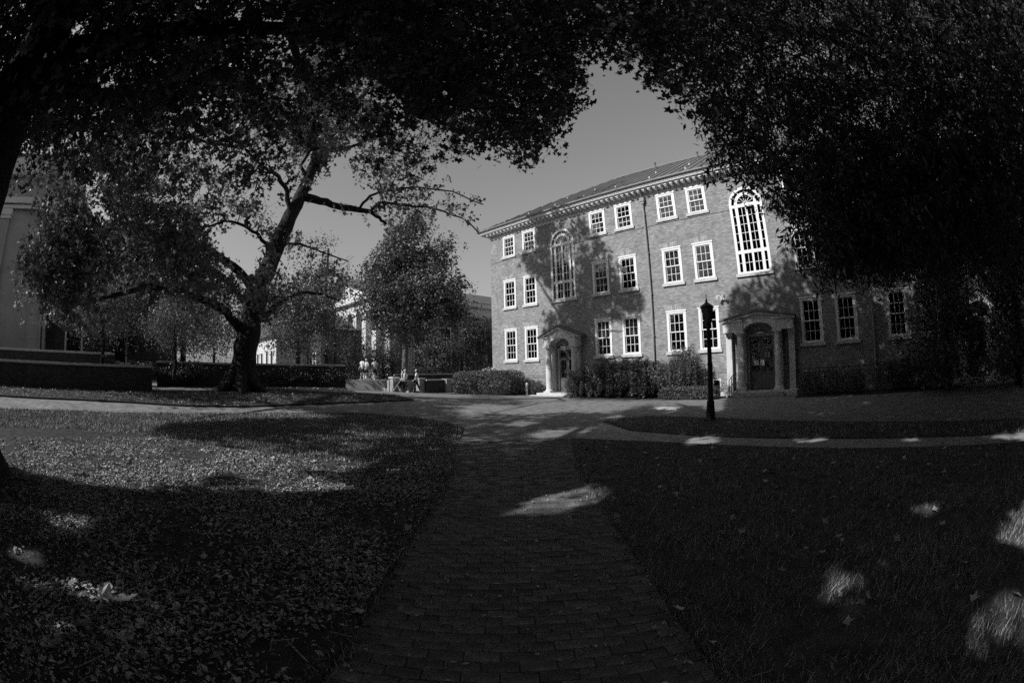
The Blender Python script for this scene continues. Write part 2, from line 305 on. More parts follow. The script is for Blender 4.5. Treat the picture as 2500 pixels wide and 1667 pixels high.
# ================================================================== GROUND
def grid_sheet(name, xs, ys, off, m):
    X, Y = np.meshgrid(xs, ys); Z = rise(X, Y)+off; V = np.stack([X, Y, Z], -1).reshape(-1, 3); nx, ny = len(xs), len(ys)
    i, j = np.meshgrid(np.arange(nx-1), np.arange(ny-1)); a = (j*nx+i).ravel(); f = np.stack([a, a+1, a+nx+1, a+nx], 1)
    me = bpy.data.meshes.new(name); me.from_pydata(V.tolist(), [], f.tolist()); me.materials.append(m); me.polygons.foreach_set('use_smooth', [True]*len(f))
    return link(bpy.data.objects.new(name, me))
g = grid_sheet('ground', np.concatenate([np.linspace(-600, -60, 12), np.linspace(-50, 60, 56), np.linspace(80, 600, 12)]), np.concatenate([np.linspace(-400, -50, 10), np.linspace(-40, 80, 61), np.linspace(100, 900, 14)]), -.08, M_far); tag(g, kind='structure')
pv = grid_sheet('plaza', np.arange(-45, 46, .6), np.arange(-16, 66, .6), 0., M_pave); tag(pv, kind='structure')
def sheet(name, poly, off, m, h=.5, edge=.05):
    poly = [np.array(p[:2], float) for p in poly]; dense = []
    for a, b in zip(poly, poly[1:]+poly[:1]):
        k = max(1, int(np.linalg.norm(b-a)/h)); dense += [a+(b-a)*t/k for t in range(k)]
    A = np.array(dense); lo, hi = A.min(0), A.max(0); gx, gy = np.meshgrid(np.arange(lo[0], hi[0], h), np.arange(lo[1], hi[1], h)); G = np.stack([gx.ravel(), gy.ravel()], 1)+rng.uniform(-.1, .1, (gx.size, 2))*h
    G = G[inpoly(G, A)]; n = len(A)
    pts = [Vector(p) for p in A]+[Vector(p) for p in G]
    r = delaunay_2d_cdt(pts, [(i, (i+1) % n) for i in range(n)], [], 1, 1e-5)
    vs = [(v[0], v[1], float(rise(v[0], v[1]))+off) for v in r[0]]; fs = [tuple(f) for f in r[2]]
    b0 = len(vs)                                   # turned-down edge
    ring = [(p[0], p[1], float(rise(p[0], p[1]))+off) for p in A]+[(p[0], p[1], float(rise(p[0], p[1]))-edge) for p in A]
    fs += [(b0+i, b0+(i+1) % n, b0+n+(i+1) % n, b0+n+i) for i in range(n)]
    me = bpy.data.meshes.new(name); me.from_pydata(vs+ring, [], fs); me.materials.append(m)
    o = link(bpy.data.objects.new(name, me)); tag(o, kind='structure'); return o, A
def gpl(L): return [gp(x, y)[:2] for x, y in L]
lawnL_far = [(0,940),(150,944),(300,950),(500,951),(700,949),(850,951),(950,960),(1030,972),(1066,985),(1055,1010),(1037,1050)]
bed_line = [(0,985),(180,990),(350,1003),(560,1040),(800,1062),(1012,1110)]
path_l = [(-1.34,10.4),(-1.12,8.),(-1.03,6.),(-1.,4.),(-1.,1.),(-1.,-9.)]; path_r = [(1.34,10.4),(1.12,8.),(1.02,6.),(1.,4.),(1.,1.),(1.,-9.)]
BL = gpl(bed_line); bl_end = np.array([-1.07, 7.])
lawn_l, LP1 = sheet('lawn', gpl(lawnL_far)+[np.array([-1.12, 8.])]+[bl_end]+BL[::-1][1:]+[np.array([-13., 2.2]), np.array([-13.4, 3.2])], .03, M_lawn)
bed_l, LP2 = sheet('leaf_bed', BL[:-1]+[bl_end]+[np.array(p) for p in path_l[3:]]+[np.array([-26., -9.]), np.array([-13., 2.])], .034, M_soil)
near_edge = [(1310,1005),(1500,1016),(1700,1026),(1890,1032),(2100,1030),(2352,1017)]
NE = gpl(near_edge)
lawn_r, LP3 = sheet('lawn', [np.array([1.34, 10.3])]+NE[1:]+[np.array([20., -9.]), np.array([1., -9.])]+[np.array(p) for p in path_r[::-1][1:-1]], .03, M_lawn)
island, LP4 = sheet('island_bed', gpl([(1385,970),(1400,962),(1500,957),(1620,960),(1800,968),(2000,970),(2352,962)])+[np.array([20., -4.]), np.array([18., -6.])]+gpl([(2352,994),(2100,1006),(1890,1008),(1620,1003),(1450,990)]), .03, M_lawn)
# verge and oak bed on the far side of the left walk
verge, LP5 = sheet('verge', gpl([(0,911),(180,920),(300,926),(420,934),(560,936),(720,930),(860,925),(950,920),(905,908),(820,903)])+[np.array([-9.5,24.]),np.array([-13.6,15.6]),np.array([-21.2,7.4]),np.array([-34.,-6.]),np.array([-24.,-6.])], .06, M_soil)
# planting bed along the facade
def fpoly(L): return [F(u, e)[:2] for u, e in L]
fb1, _ = sheet('planting_bed', fpoly([(1.75,.05),(10.75,.05),(10.75,2.9),(1.9,2.5)]), .04, M_soil)
fb2, _ = sheet('planting_bed', fpoly([(14.8,.05),(23.4,.05),(23.4,2.9),(14.8,2.9)]), .04, M_soil)
fb3, _ = sheet('planting_bed', fpoly([(-8.3,.1),(-1.9,.1),(-1.9,.9),(-8.3,2.9)]), .04, M_soil)

# ---------------- brick path
path = tag(MB().flat([p for p in path_l]+[p for p in path_r[::-1]], -.02, .008).build('brick_path', M_mortar), kind='structure')
PW, PH = .203, .102
bm_ = MB().box(-.0975, .0975, -.047, .047, -.03, .018); bme = bm_.mesh('brick', M_paver)
rest = MB(); nb = 0
y = 1.36; row = 0; cand = []
while y < 10.3:
    xl = np.interp(y, [1, 4, 6, 8, 10.4], [-1, -1, -1.03, -1.12, -1.34])+.02; xr = -xl; o = (row % 2)*PW/2
    x = math.floor(xl/PW)*PW+o
    while x < xr:
        a, b = max(x, xl), min(x+PW, xr)
        if b-a > .04: cand.append((y, a, b))
        x += PW
    y += PH; row += 1
for (y, a, b) in cand:
    full = b-a > PW-.002
    jz = random.uniform(-.006, .004)
    if nb < 300 and full:
        o = bpy.data.objects.new('brick', bme); o.location = ((a+b)/2+random.uniform(-.002, .002), y, jz); o.rotation_euler = (random.uniform(-.03, .03), random.uniform(-.025, .025), random.uniform(-.02, .02)); link(o, path); nb += 1
    else:
        rest.box(a+.003, b-.003, y-.047, y+.047, -.03, .018+jz)
tag(rest.build('brick_field', M_paver, path), kind='stuff')
# joint strip where the path meets the cross walk
tag(MB().flat([tuple(F(-1.5,13.2)[:2]), tuple(F(2.3,13.2)[:2]), tuple(F(2.3,13.12)[:2]), tuple(F(-1.5,13.12)[:2])], .001, .006).build('paving_joint', M_mortar), kind='structure')
# concrete cross walk on the right
s0 = [np.array([1.36, 10.35])]+NE[1:]+[np.array([19., -8.5])]; s1 = [np.array([18., -5.6])]+gpl([(2352,994),(2100,1006),(1890,1008),(1620,1003),(1450,990),(1385,970)])
xw, _ = sheet('cross_walk', s0+s1, .006, M_conc, edge=.01)

# ---------------- grass, litter
def scatter(poly, n, cond=None, box=None):
    A = np.array(poly); lo, hi = (A.min(0), A.max(0)) if box is None else (np.maximum(A.min(0), box[0]), np.minimum(A.max(0), box[1])); P = rng.uniform(lo, hi, (int(n*2.2), 2)); P = P[inpoly(P, A)]
    if cond is not None: P = P[cond(P)]
    return P
def blades(name, P, h, w, off, parent_label):
    n = len(P); a = rng.uniform(0, 6.28, n); hh = h*rng.uniform(.5, 1.3, n); ln = rng.normal(size=(n, 2))*.5
    z = rise(P[:, 0], P[:, 1])+off; dx, dy = np.cos(a)*w, np.sin(a)*w
    V = np.stack([np.stack([P[:, 0]-dx, P[:, 1]-dy, z], 1), np.stack([P[:, 0]+dx, P[:, 1]+dy, z], 1), np.stack([P[:, 0]+ln[:, 0]*hh, P[:, 1]+ln[:, 1]*hh, z+hh], 1)], 1)
    me = npmesh(name, V.reshape(-1, 3), 3, [(0, 1, 2)], M_grass); o = link(bpy.data.objects.new(name, me)); tag(o, parent_label, 'grass', kind='stuff')
infr = lambda P: np.hypot(P[:, 0], P[:, 1]) < 22
pl = scatter(LP1, 46000, infr); blades('grass', pl, .075, .011, .02, 'mown grass of the left lawn beyond the leaf litter')
def near(P): r = np.hypot(P[:, 0], P[:, 1]); return (r < 12) & (rng.random(len(P)) < np.clip(3.2/r, .12, 1)**1.3) & (P[:, 1] > -.5)
pr = scatter(LP3, 300000, near); pr = pr[rng.random(len(pr)) < np.clip(.62+.25*(np.sin(pr[:, 0]*3.1+1.7*np.sin(pr[:, 1]*2.3))+np.sin(pr[:, 1]*4.7+pr[:, 0]*1.9)), .12, 1)]; blades('grass', pr, .07, .005, .02, 'mown grass of the shaded lawn right of the path')
pi_ = scatter(LP4, 16000, lambda P: np.hypot(P[:, 0], P[:, 1]) < 18); blades('grass', pi_, .08, .012, .02, 'short grass of the narrow island under the lamp')
pb = scatter(LP2, 26000, lambda P: (np.hypot(P[:, 0], P[:, 1]) < 9) & (P[:, 1] > -.5)); blades('grass', pb, .06, .004, .02, 'thin grass growing through the leaf litter')
pv_ = scatter(LP5, 20000, lambda P: (np.hypot(P[:, 0], P[:, 1]) < 24) & (P[:, 0]*-.6+P[:, 1]*.0 > 6.)); blades('grass', pv_, .07, .014, .05, 'grass verge strip along the left walk')
def bedc(P): r = np.hypot(P[:, 0], P[:, 1]); return (r < 11.5) & (P[:, 1] > -.3) & (rng.random(len(P)) < np.clip(7/r, .6, 1))
def drift(P): v = np.sin(P[:, 0]*2.1+np.sin(P[:, 1]*1.7)*1.4)+np.sin(P[:, 1]*2.9+P[:, 0]*1.3)+np.sin(P[:, 0]*5.3-P[:, 1]*4.1)*.6; return np.clip(.55+.28*v, .08, 1)
parts = []
for cnt, sz, sh in ((66000, .032, OVAL), (24000, .055, OVAL), (2200, .095, STAR4)):
    lp = scatter(LP2, cnt, bedc, ((-11.5, -.4), (-.9, 11.5))); lp = lp[rng.random(len(lp)) < drift(lp)]; P3 = np.column_stack([lp, rise(lp[:, 0], lp[:, 1])+.04+rng.random(len(lp))*.035]); parts.append((P3, sz, sh))
for (P3, sz, sh), lab in zip(parts, ('fine wood chips and leaf crumbs covering the bed left of the path', 'dry curled leaves covering the bed left of the path', 'larger lobed dry leaves scattered over the bed left of the path')):
    tag(link(bpy.data.objects.new('leaf_litter', leafmesh('leaf_litter', P3, sz, sh, M_litter, 0., .6))), lab, 'leaf litter', kind='stuff')
lp = scatter(LP3, 900, lambda P: (np.hypot(P[:, 0], P[:, 1]) < 10) & (P[:, 1] > 0)); P3 = np.column_stack([lp, np.full(len(lp), .07)])
tag(link(bpy.data.objects.new('leaf_litter', leafmesh('leaf_litter', P3, .09, STAR4, M_litter, 0., .6))), 'a few fallen leaves lying on the right lawn', 'leaf litter', kind='stuff')
lp = np.column_stack([np.where(rng.random(5000) < .5, -1, 1)*(rng.normal(1.02, .05, 5000)), rng.uniform(1.2, 8, 5000)]); blades('grass', lp, .07, .006, .0, 'grass tufts creeping over both edges of the brick path')
lp = np.column_stack([rng.uniform(-1, 1, 700), rng.uniform(1.3, 9, 700)]); P3 = np.column_stack([lp, np.full(700, .03)])
tag(link(bpy.data.objects.new('leaf_litter', leafmesh('leaf_litter', P3, .04, OVAL, M_litter, 0., .7))), 'crumbs of leaf and twig lying on the brick path', 'leaf litter', kind='stuff')
lp = scatter(LP2, 2600, bedc); P3 = np.column_stack([lp, rise(lp[:, 0], lp[:, 1])+.055]); T = (np.array([(-.02,0,0),(.02,0,0),(.025,1,.03),(-.015,1,.03)], float), [(0,1,2,3)])
tag(link(bpy.data.objects.new('twig_litter', leafmesh('twig_litter', P3, .26, T, M_twig, 0., .9))), 'thin dry twigs strewn over the leaf bed', 'twigs', kind='stuff')
lp = scatter(LP5, 14000, lambda P: np.hypot(P[:, 0], P[:, 1]) < 30); P3 = np.column_stack([lp, rise(lp[:, 0], lp[:, 1])+.08])
tag(link(bpy.data.objects.new('leaf_litter', leafmesh('leaf_litter', P3, .09, OVAL, M_litter, 0., .75))), 'mulch and dry leaves round the foot of the big oak', 'leaf litter', kind='stuff')
# big pale fallen leaves in the sun patch
FL = [((252,1385), .17, .5, .12, 'largest pale fallen oak leaf curled up in the sun patch'), ((302,1408), .19, 2.4, -.15, 'pale fallen oak leaf lying flat right of the curled one'), ((268,1402), .11, 1.5, .3, 'small pale fallen leaf below the curled oak leaf'), ((175,1362), .08, -.4, .35, 'small upright pale leaf left of the curled oak leaf')]
for (px, py), s, rz, tl, lab in FL:
    p = gp(px, py); b = MB(); T, f = LOBED; b.add([(x*s*1.1, (y_-.5)*s*1.25, s*(abs(x)*.5+.9*(y_-.5)**2)) for x, y_, z in T], f)
    o = b.build('fallen_leaf', M_fall); o.location = (p[0], p[1], p[2]+.075); o.rotation_euler = (tl, .2, rz); sm = o.modifiers.new('thick', 'SOLIDIFY'); sm.thickness = .002
    tag(o, lab, 'leaf', 'pale fallen leaves in the sun patch')
b = MB(); p0, p1, p2, p3 = [gp(x, y)+np.array([0, 0, .07]) for x, y in [(95,1368),(165,1352),(185,1358),(210,1372)]]
tag(b.tube([p0, p1, p2, p3], [.006, .005, .004, .003], 5).build('fallen_twig', M_twig), 'long thin fallen twig arching over the litter near the pale leaves', 'twig')

# ================================================================== BRICK BUILDING
BW = empty('brick_building', (FC[0], FC[1], 0), PSI, 'long three-storey brick academic building with white sash windows and two arched windows', 'building')
PER, PP, AA = 12.643, 3.879, 1.953
UL, UR, ZT = -6.8, 2*PER+6.8, 11.86
ROWS = [(2.29, 4.69), (6.12, 8.30), (9.95, 11.66)]
cols = [k*PER+s for k in range(3) for s in (-PP-AA/2, -PP+AA/2, PP-AA/2, PP+AA/2)]
arch = [0., PER, 2*PER]; AR = .98; AZ0, AZS = 6.10, 10.10
doors = [(0., .74, 3.2), (PER, .80, 3.1), (2*PER, .74, 3.2)]
opens = [(c-.6, c+.6, z0+.02, z1) for c in cols for z0, z1 in ROWS]
opens += [(a-AR, a+AR, AZ0+.02, AZS+AR) for a in arch] + [(d-w, d+w, -.1, h) for d, w, h in doors] + [(PER-3.3, PER-2.35, .25, .88)]
us = sorted({UL, UR}|{round(x, 4) for o in opens for x in o[:2]}); zs = sorted({-.2, ZT}|{round(x, 4) for o in opens for x in o[2:] if x > -.2})
w = MB()
for i in range(len(us)-1):
    run = None
    for j in range(len(zs)-1):
        uc, zc = (us[i]+us[i+1])/2, (zs[j]+zs[j+1])/2
        hole = any(o[0] < uc < o[1] and o[2] < zc < o[3] for o in opens)
        if not hole:
            if run is None: run = zs[j]
        if (hole or j == len(zs)-2) and run is not None:
            z1 = zs[j] if hole else zs[j+1]; w.add([(us[i],0,run),(us[i+1],0,run),(us[i+1],0,z1),(us[i],0,z1)], [(0,1,2,3)]); run = None
DEP = .22
for o in opens:
    u0, u1, z0, z1 = o
    archo = any(abs((u0+u1)/2-a) < .01 for a in arch) and z0 > 5
    zz = AZS if archo else z1
    w.add([(u0,0,z0),(u0,DEP,z0),(u0,DEP,zz),(u0,0,zz)], [(0,1,2,3)]); w.add([(u1,0,z0),(u1,DEP,z0),(u1,DEP,zz),(u1,0,zz)], [(3,2,1,0)])
    if z0 > 0: w.add([(u0,0,z0),(u1,0,z0),(u1,DEP,z0),(u0,DEP,z0)], [(0,1,2,3)])
    if archo:
        n = 20; c = (u0+u1)/2; A = [(c+AR*math.cos(math.pi*k/n), AZS+AR*math.sin(math.pi*k/n)) for k in range(n+1)]
        for (xa, za), (xb, zb) in zip(A, A[1:]):
            w.add([(xa,0,za),(xa,0,AZS+AR),(xb,0,AZS+AR),(xb,0,zb)], [(0,1,2,3)]); w.add([(xa,0,za),(xa,DEP,za),(xb,DEP,zb),(xb,0,zb)], [(0,3,2,1)])
    else: w.add([(u0,0,z1),(u1,0,z1),(u1,DEP,z1),(u0,DEP,z1)], [(3,2,1,0)])
w.add([(UL,0,-.2),(UL,0,ZT),(UL,15,ZT),(UL,15,-.2)], [(0,1,2,3)]); w.add([(UR,0,-.2),(UR,0,ZT),(UR,15,ZT),(UR,15,-.2)], [(3,2,1,0)]); w.add([(UL,15,-.2),(UR,15,-.2),(UR,15,ZT),(UL,15,ZT)], [(3,2,1,0)])
w.build('wall', M_brick, BW)
MB().box(UL+.05, UR-.05, 1.4, 1.5, 0, ZT).box(UL+.05, UR-.05, .25, 1.4, 5.35, 5.45).box(UL+.05, UR-.05, .25, 1.4, 9.1, 9.2).box(UL+.05, UR-.05, .25, 1.4, 1.7, 1.8).build('interior_partition', M_dark, BW)
# string course, water table
b = MB()
for a0, a1 in [(UL, -AR-.02), (AR+.02, PER-AR-.02), (PER+AR+.02, 2*PER-AR-.02), (2*PER+AR+.02, UR)]: b.box(a0, a1, -.035, .02, 9.86, 9.93)
b.build('string_course', M_brick, BW)
for a0, a1 in [(UL, -1.85), (1.85, PER-1.95), (PER+1.95, 2*PER-1.85), (2*PER+1.85, UR)]:
    b = MB(); x = a0
    while x < a1-.08: b.box(x+.004, x+.074, -.03, .02, 1.20, 1.42); x += .08
    b.box(a0, a1, -.022, .02, 1.205, 1.415); b.build('soldier_course', M_brick, BW)
# ---------------- sash windows
def win_meshes(z0, z1):
    h = z1-z0; s = {}
    s['casing'] = MB().box(-.6, -.46, -.02, .14, .17, h).box(.46, .6, -.02, .14, .17, h).box(-.46, .46, -.02, .14, h-.14, h).box(-.46, .46, -.018, .14, .17, .22).box(-.64, .64, -.05, -.021, h-.03, h+.05)
    s['sill'] = MB().box(-.70, .70, -.11, .15, 0., .165)
    gi0, gi1 = .22, h-.14; gm = (gi0+gi1)/2
    def sash(a, b_, y):
        m = MB().box(-.46, -.405, y, y+.05, a, b_).box(.405, .46, y, y+.05, a, b_).box(-.405, .405, y, y+.05, a, a+.055).box(-.405, .405, y, y+.05, b_-.05, b_)
        for q in (-.135, .135): m.box(q-.013, q+.013, y+.008, y+.042, a+.055, b_-.05)
        zc = (a+b_)/2; 
        for x0, x1 in ((-.405, -.148), (-.122, .122), (.148, .405)): m.box(x0, x1, y+.01, y+.04, zc-.013, zc+.013)
        return m
    s['upper_sash'] = sash(gm-.02, gi1, .03); s['lower_sash'] = sash(gi0, gm+.02, .085)
    panes = []
    for (a, b_, y) in ((gm-.02, gi1, .055), (gi0, gm+.02, .11)):
        zc = (a+b_)/2
        for x0, x1 in ((-.405, -.148), (-.122, .122), (.148, .405)):
            for q0, q1 in ((a+.055, zc-.013), (zc+.013, b_-.05)): panes.append(((x0+x1)/2, y, (q0+q1)/2, x1-x0, q1-q0))
    s['glass'] = MB().box(-.41, .41, .055, .058, gm+.03, gi1-.05).box(-.41, .41, .11, .113, gi0+.05, gm-.03)
    m = MB(); n = 11                                  # splayed brick jack arch
    for k in range(n):
        t0, t1 = -1+2*k/n+.012, -1+2*(k+1)/n-.012; m.prism([(.64*t0, h+.055), (.64*t1, h+.055), (.80*t1, h+.36), (.80*t0, h+.36)], -.008, .02)
    s['lintel'] = m; return s, panes, h, gm, gi0, gi1
jackm = mat('jack_arch_brick', .33, .9, .3, 5., .15, island=.25)
WM = []
for z0, z1 in ROWS:
    s, panes, h, gm, gi0, gi1 = win_meshes(z0, z1)
    mm = {k: v.mesh(k, M_glass if k == 'glass' else jackm if k == 'lintel' else M_stone if k == 'sill' else M_white) for k, v in s.items()}
    pm = {}
    for p in panes:
        key = (round(p[3], 3), round(p[4], 3))
        if key not in pm: pm[key] = MB().box(-p[3]/2-.006, p[3]/2+.006, -.002, .002, -p[4]/2-.006, p[4]/2+.006).mesh('pane', M_glass)
    WM.append((mm, panes, pm, h, gm, gi0, gi1))
blinds = {(0,0): (.28,1.), (1,0): (.52,1.), (2,0): (.45,.86), (3,0): (.42,.9), (2,1): (.62,1.), (0,2): (.0,.45), (3,2): (.0,.4), (1,2): (.0,.3), (4,2): (.0,.5), (5,2): (.1,.9), (4,1): (.7,1.), (7,1): (.5,1.), (0,1): (.75,1.)}
for ci, c in enumerate(cols):
    for ri, (z0, z1) in enumerate(ROWS):
        mm, panes, pm, h, gm, gi0, gi1 = WM[ri]
        wo = bpy.data.objects.new('window', mm['casing']); wo.location = (c, 0, z0); link(wo, BW)
        for k in ('sill', 'upper_sash', 'lower_sash'): inst(mm[k], wo, name=k)
        if ri < 2: inst(mm['lintel'], wo, name='lintel')
        if ci < 8:
            for p in panes: inst(pm[(round(p[3], 3), round(p[4], 3))], wo, (p[0], p[1], p[2]), 'pane').rotation_euler = (random.uniform(-.02, .02), 0, random.uniform(-.02, .02))
        else: inst(mm['glass'], wo, name='glass')
        if (ci, ri) in blinds:
            a, b_ = blinds[(ci, ri)]; H = gi1-gi0; m = MB(); za, zb = gi0+a*H, gi0+b_*H; k = max(3, int((zb-za)/.05))
            for q in range(k): m.box(-.40, .40, .17, .18, za+(zb-za)*q/k+.002, za+(zb-za)*(q+1)/k-.002)
            m.build('blind', M_blind, wo)
# ---------------- arched windows
def arcpts(r, a0, a1, n, c=0., z=AZS-AZ0): return [(c+r*math.cos(a0+(a1-a0)*k/n), z+r*math.sin(a0+(a1-a0)*k/n)) for k in range(n+1)]
def ring(m, r0, r1, a0, a1, n, y0, y1):
    A, B = arcpts(r0, a0, a1, n), arcpts(r1, a0, a1, n)
    for k in range(n): m.prism([A[k], B[k], B[k+1], A[k+1]], y0, y1)
ZS = AZS-AZ0
fr = MB().box(-AR, -.83, -.02, .14, .16, ZS).box(.83, AR, -.02, .14, .16, ZS); ring(fr, .83, AR, 0, math.pi, 24, -.02, .14)
fr.box(-.83, .83, -.005, .13, ZS-.18, ZS+.0).box(-.83, .83, -.005, .13, 1.24, 1.42).box(-.83, .83, 0, .13, .16, .26)
fr.box(-.665, -.49, 0, .13, .26, 1.24).box(.49, .665, 0, .13, .26, 1.24).box(-.665, -.49, 0, .13, 1.42, ZS-.18).box(.49, .665, 0, .13, 1.42, ZS-.18).box(-.06, .06, .002, .13, .26, 1.24).box(-.06, .06, .002, .13, 1.42, ZS-.18)
ring(fr, .49, .665, 0, math.pi, 20, 0., .13)
me_fr = fr.mesh('arched_window', M_white)
mu = MB()
def bars(x0, x1, z0, z1, nc, nr):
    for k in range(1, nc): x = x0+(x1-x0)*k/nc; mu.box(x-.013, x+.013, .04, .075, z0, z1)
    for k in range(1, nr):
        z = z0+(z1-z0)*k/nr
        for q in range(nc): a, b_ = x0+(x1-x0)*q/nc+.013, x0+(x1-x0)*(q+1)/nc-.013; mu.box(a, b_, .042, .073, z-.013, z+.013)
for x0, x1, nc in ((-.83,-.665,1), (-.49,-.06,2), (.06,.49,2), (.665,.83,1)): bars(x0, x1, 1.42, ZS-.18, nc, 5); bars(x0, x1, .26, 1.24, nc, 2)
def radial(r0, r1, a, wd=.012):
    c, s = math.cos(a), math.sin(a); mu.prism([(r0*c-wd*s, ZS+r0*s+wd*c), (r0*c+wd*s, ZS+r0*s-wd*c), (r1*c+wd*s, ZS+r1*s-wd*c), (r1*c-wd*s, ZS+r1*s+wd*c)], .04, .075)
for k in range(1, 7): radial(.13, .49, math.pi*k/7)
for k in range(1, 6): radial(.665, .83, math.pi*k/6, .018)
ring(mu, .105, .135, 0, math.pi, 10, .038, .077); mu.box(-.49, .49, .03, .1, ZS, ZS+.03)
me_mu = mu.mesh('muntin', M_white)
lights = [MB().box(a, b_, .055, .058, z0, z1).mesh('pane', M_glass) for a, b_ in ((-.83,-.665), (-.49,-.06), (.06,.49), (.665,.83)) for z0, z1 in ((1.42, ZS-.18), (.26, 1.24))]
fan = MB(); A = arcpts(.49, 0, math.pi, 16); fan.prism(A, .055, .058); rg = MB(); ring(rg, .665, .83, 0, math.pi, 20, .055, .058)
lights += [fan.mesh('pane', M_glass), rg.mesh('pane', M_glass)]
sl_ = MB().box(-AR-.1, AR+.1, -.11, .15, 0, .158).mesh('sill', M_stone)
hd = MB(); n = 26
for k in range(n):
    a0, a1 = math.pi*k/n+.012, math.pi*(k+1)/n-.012; q = arcpts(AR+.005, a0, a1, 1)+arcpts(AR+.21, a0, a1, 1)[::-1]; hd.prism(q, -.012, .02)
me_hd = hd.mesh('arch_brick_ring', jackm)
for a in arch:
    wo = bpy.data.objects.new('arched_window', me_fr); wo.location = (a, 0, AZ0); link(wo, BW)
    inst(me_mu, wo, name='muntin'); inst(sl_, wo, name='sill'); inst(me_hd, wo, name='arch_brick_ring')
    for q in lights: inst(q, wo, name='pane')
# basement window
bo = MB().box(-.475, -.40, -.01, .12, 0, .62).box(.40, .475, -.01, .12, 0, .62).box(-.40, .40, -.01, .12, 0, .08).box(-.40, .40, -.01, .12, .55, .62).box(-.05, .05, -.005, .12, .08, .55).build('basement_window', M_white, BW); bo.location = (PER-2.825, 0, .255)
MB().box(-.41, .41, .06, .063, .08, .55).build('pane', M_glass, bo)
# ---------------- cornice and roof
MB().box(UL-.03, UR+.03, -.04, .05, 11.72, 11.93).build('frieze', M_white, BW)
OV = .62
c = MB().box(UL-OV, UR+OV, -OV, .05, 12.16, 12.22).box(UL-OV-.04, UR+OV+.04, -OV-.04, .04, 12.222, 12.33).box(UL-OV-.09, UR+OV+.09, -OV-.09, .03, 12.332, 12.42).box(UL-OV, UL, .052, 15, 12.16, 12.42)
c.box(UL-.02, UR+.02, -.06, .045, 11.935, 12.158)
c.build('cornice', M_white, BW, bevel=.012)
MB().box(UL-OV-.16, UR+OV+.16, -OV-.19, -OV-.094, 12.36, 12.44).build('gutter', mat('gutter_metal', .2, .5, .2, 2.), BW)
md = MB().box(-.085, .085, -.50, -.062, 12.03, 12.158).box(-.07, .07, -.44, -.064, 11.97, 12.03).mesh('modillion', M_white)
x = UL+.1
while x < UR: inst(md, BW, (x, 0, 0), 'modillion'); x += .37
E0, E1 = -OV-.12, 15.6; RZ = 12.43; SLP = math.tan(R(31)); ym = (E0+E1)/2; RH = (ym-E0)*SLP; u0, u1 = UL-OV-.1, UR+OV+.1
rf = MB().add([(u0,E0,RZ),(u1,E0,RZ),(u1,E1,RZ),(u0,E1,RZ),(u0+ym-E0,ym,RZ+RH),(u1-ym+E0,ym,RZ+RH)], [(0,1,5,4),(1,2,5),(2,3,4,5),(3,0,4)]).build('roof', M_roof, BW)
x = u0+.5
while x < u1-.3:
    L = min(ym-E0, x-u0, u1-x); MB().prism([(0, 0), (.035, 0), (.035, .05), (0, .05)], 0, 1).v
    b = MB().add([(x-.015,E0,RZ),(x+.015,E0,RZ),(x+.015,E0+L,RZ+L*SLP),(x-.015,E0+L,RZ+L*SLP),(x-.015,E0,RZ+.05),(x+.015,E0,RZ+.05),(x+.015,E0+L,RZ+L*SLP+.05),(x-.015,E0+L,RZ+L*SLP+.05)], [(3,2,1,0),(4,5,6,7),(0,1,5,4),(1,2,6,5),(2,3,7,6),(3,0,4,7)])
    b.build('seam', M_roof, rf); x += .62
sg = MB().box(-.05, .05, 0, .05, -.05, .13).mesh('snow_guard', mat('snow_guard_metal', .35, .4, .1, 2.))
for q in (1.1, 3.2):
    x = u0+q+.8
    while x < u1-q-.5: inst(sg, rf, (x, E0+q, RZ+q*SLP), 'snow_guard'); x += 2.48
MB().tube([(u0+ym-E0, ym, RZ+RH+.03), (u1-ym+E0, ym, RZ+RH+.03)], .09, 6).build('ridge_cap', M_roof, rf)
for k, (xx, qq) in enumerate([(4.9, 6.9), (8.6, 6.6)]): MB().lathe([(.06, 0), (.06, .5), (.09, .5), (.09, .58)], (xx, E0+qq, RZ+qq*SLP-.05), 8).build('vent_pipe', M_roof, rf)
for du in (PER/2, PER*1.5):
    b = MB().tube([(du,-.11,.1),(du,-.11,11.5)], .055, 8).box(du-.15, du+.15, -.24, -.02, 11.45, 11.68).box(du-.11, du+.11, -.2, -.02, 11.30, 11.448).tube([(du,-.13,11.68),(du+.05,-.4,12.0),(du+.05,-.6,12.3)], .05, 8)
    for z in (1., 3.4, 5.8, 8.2, 10.6): b.box(du-.08, du+.08, -.12, 0, z, z+.05)
    b.build('drainpipe', mat('drainpipe_paint', .30, .5, .15, 3.), BW)
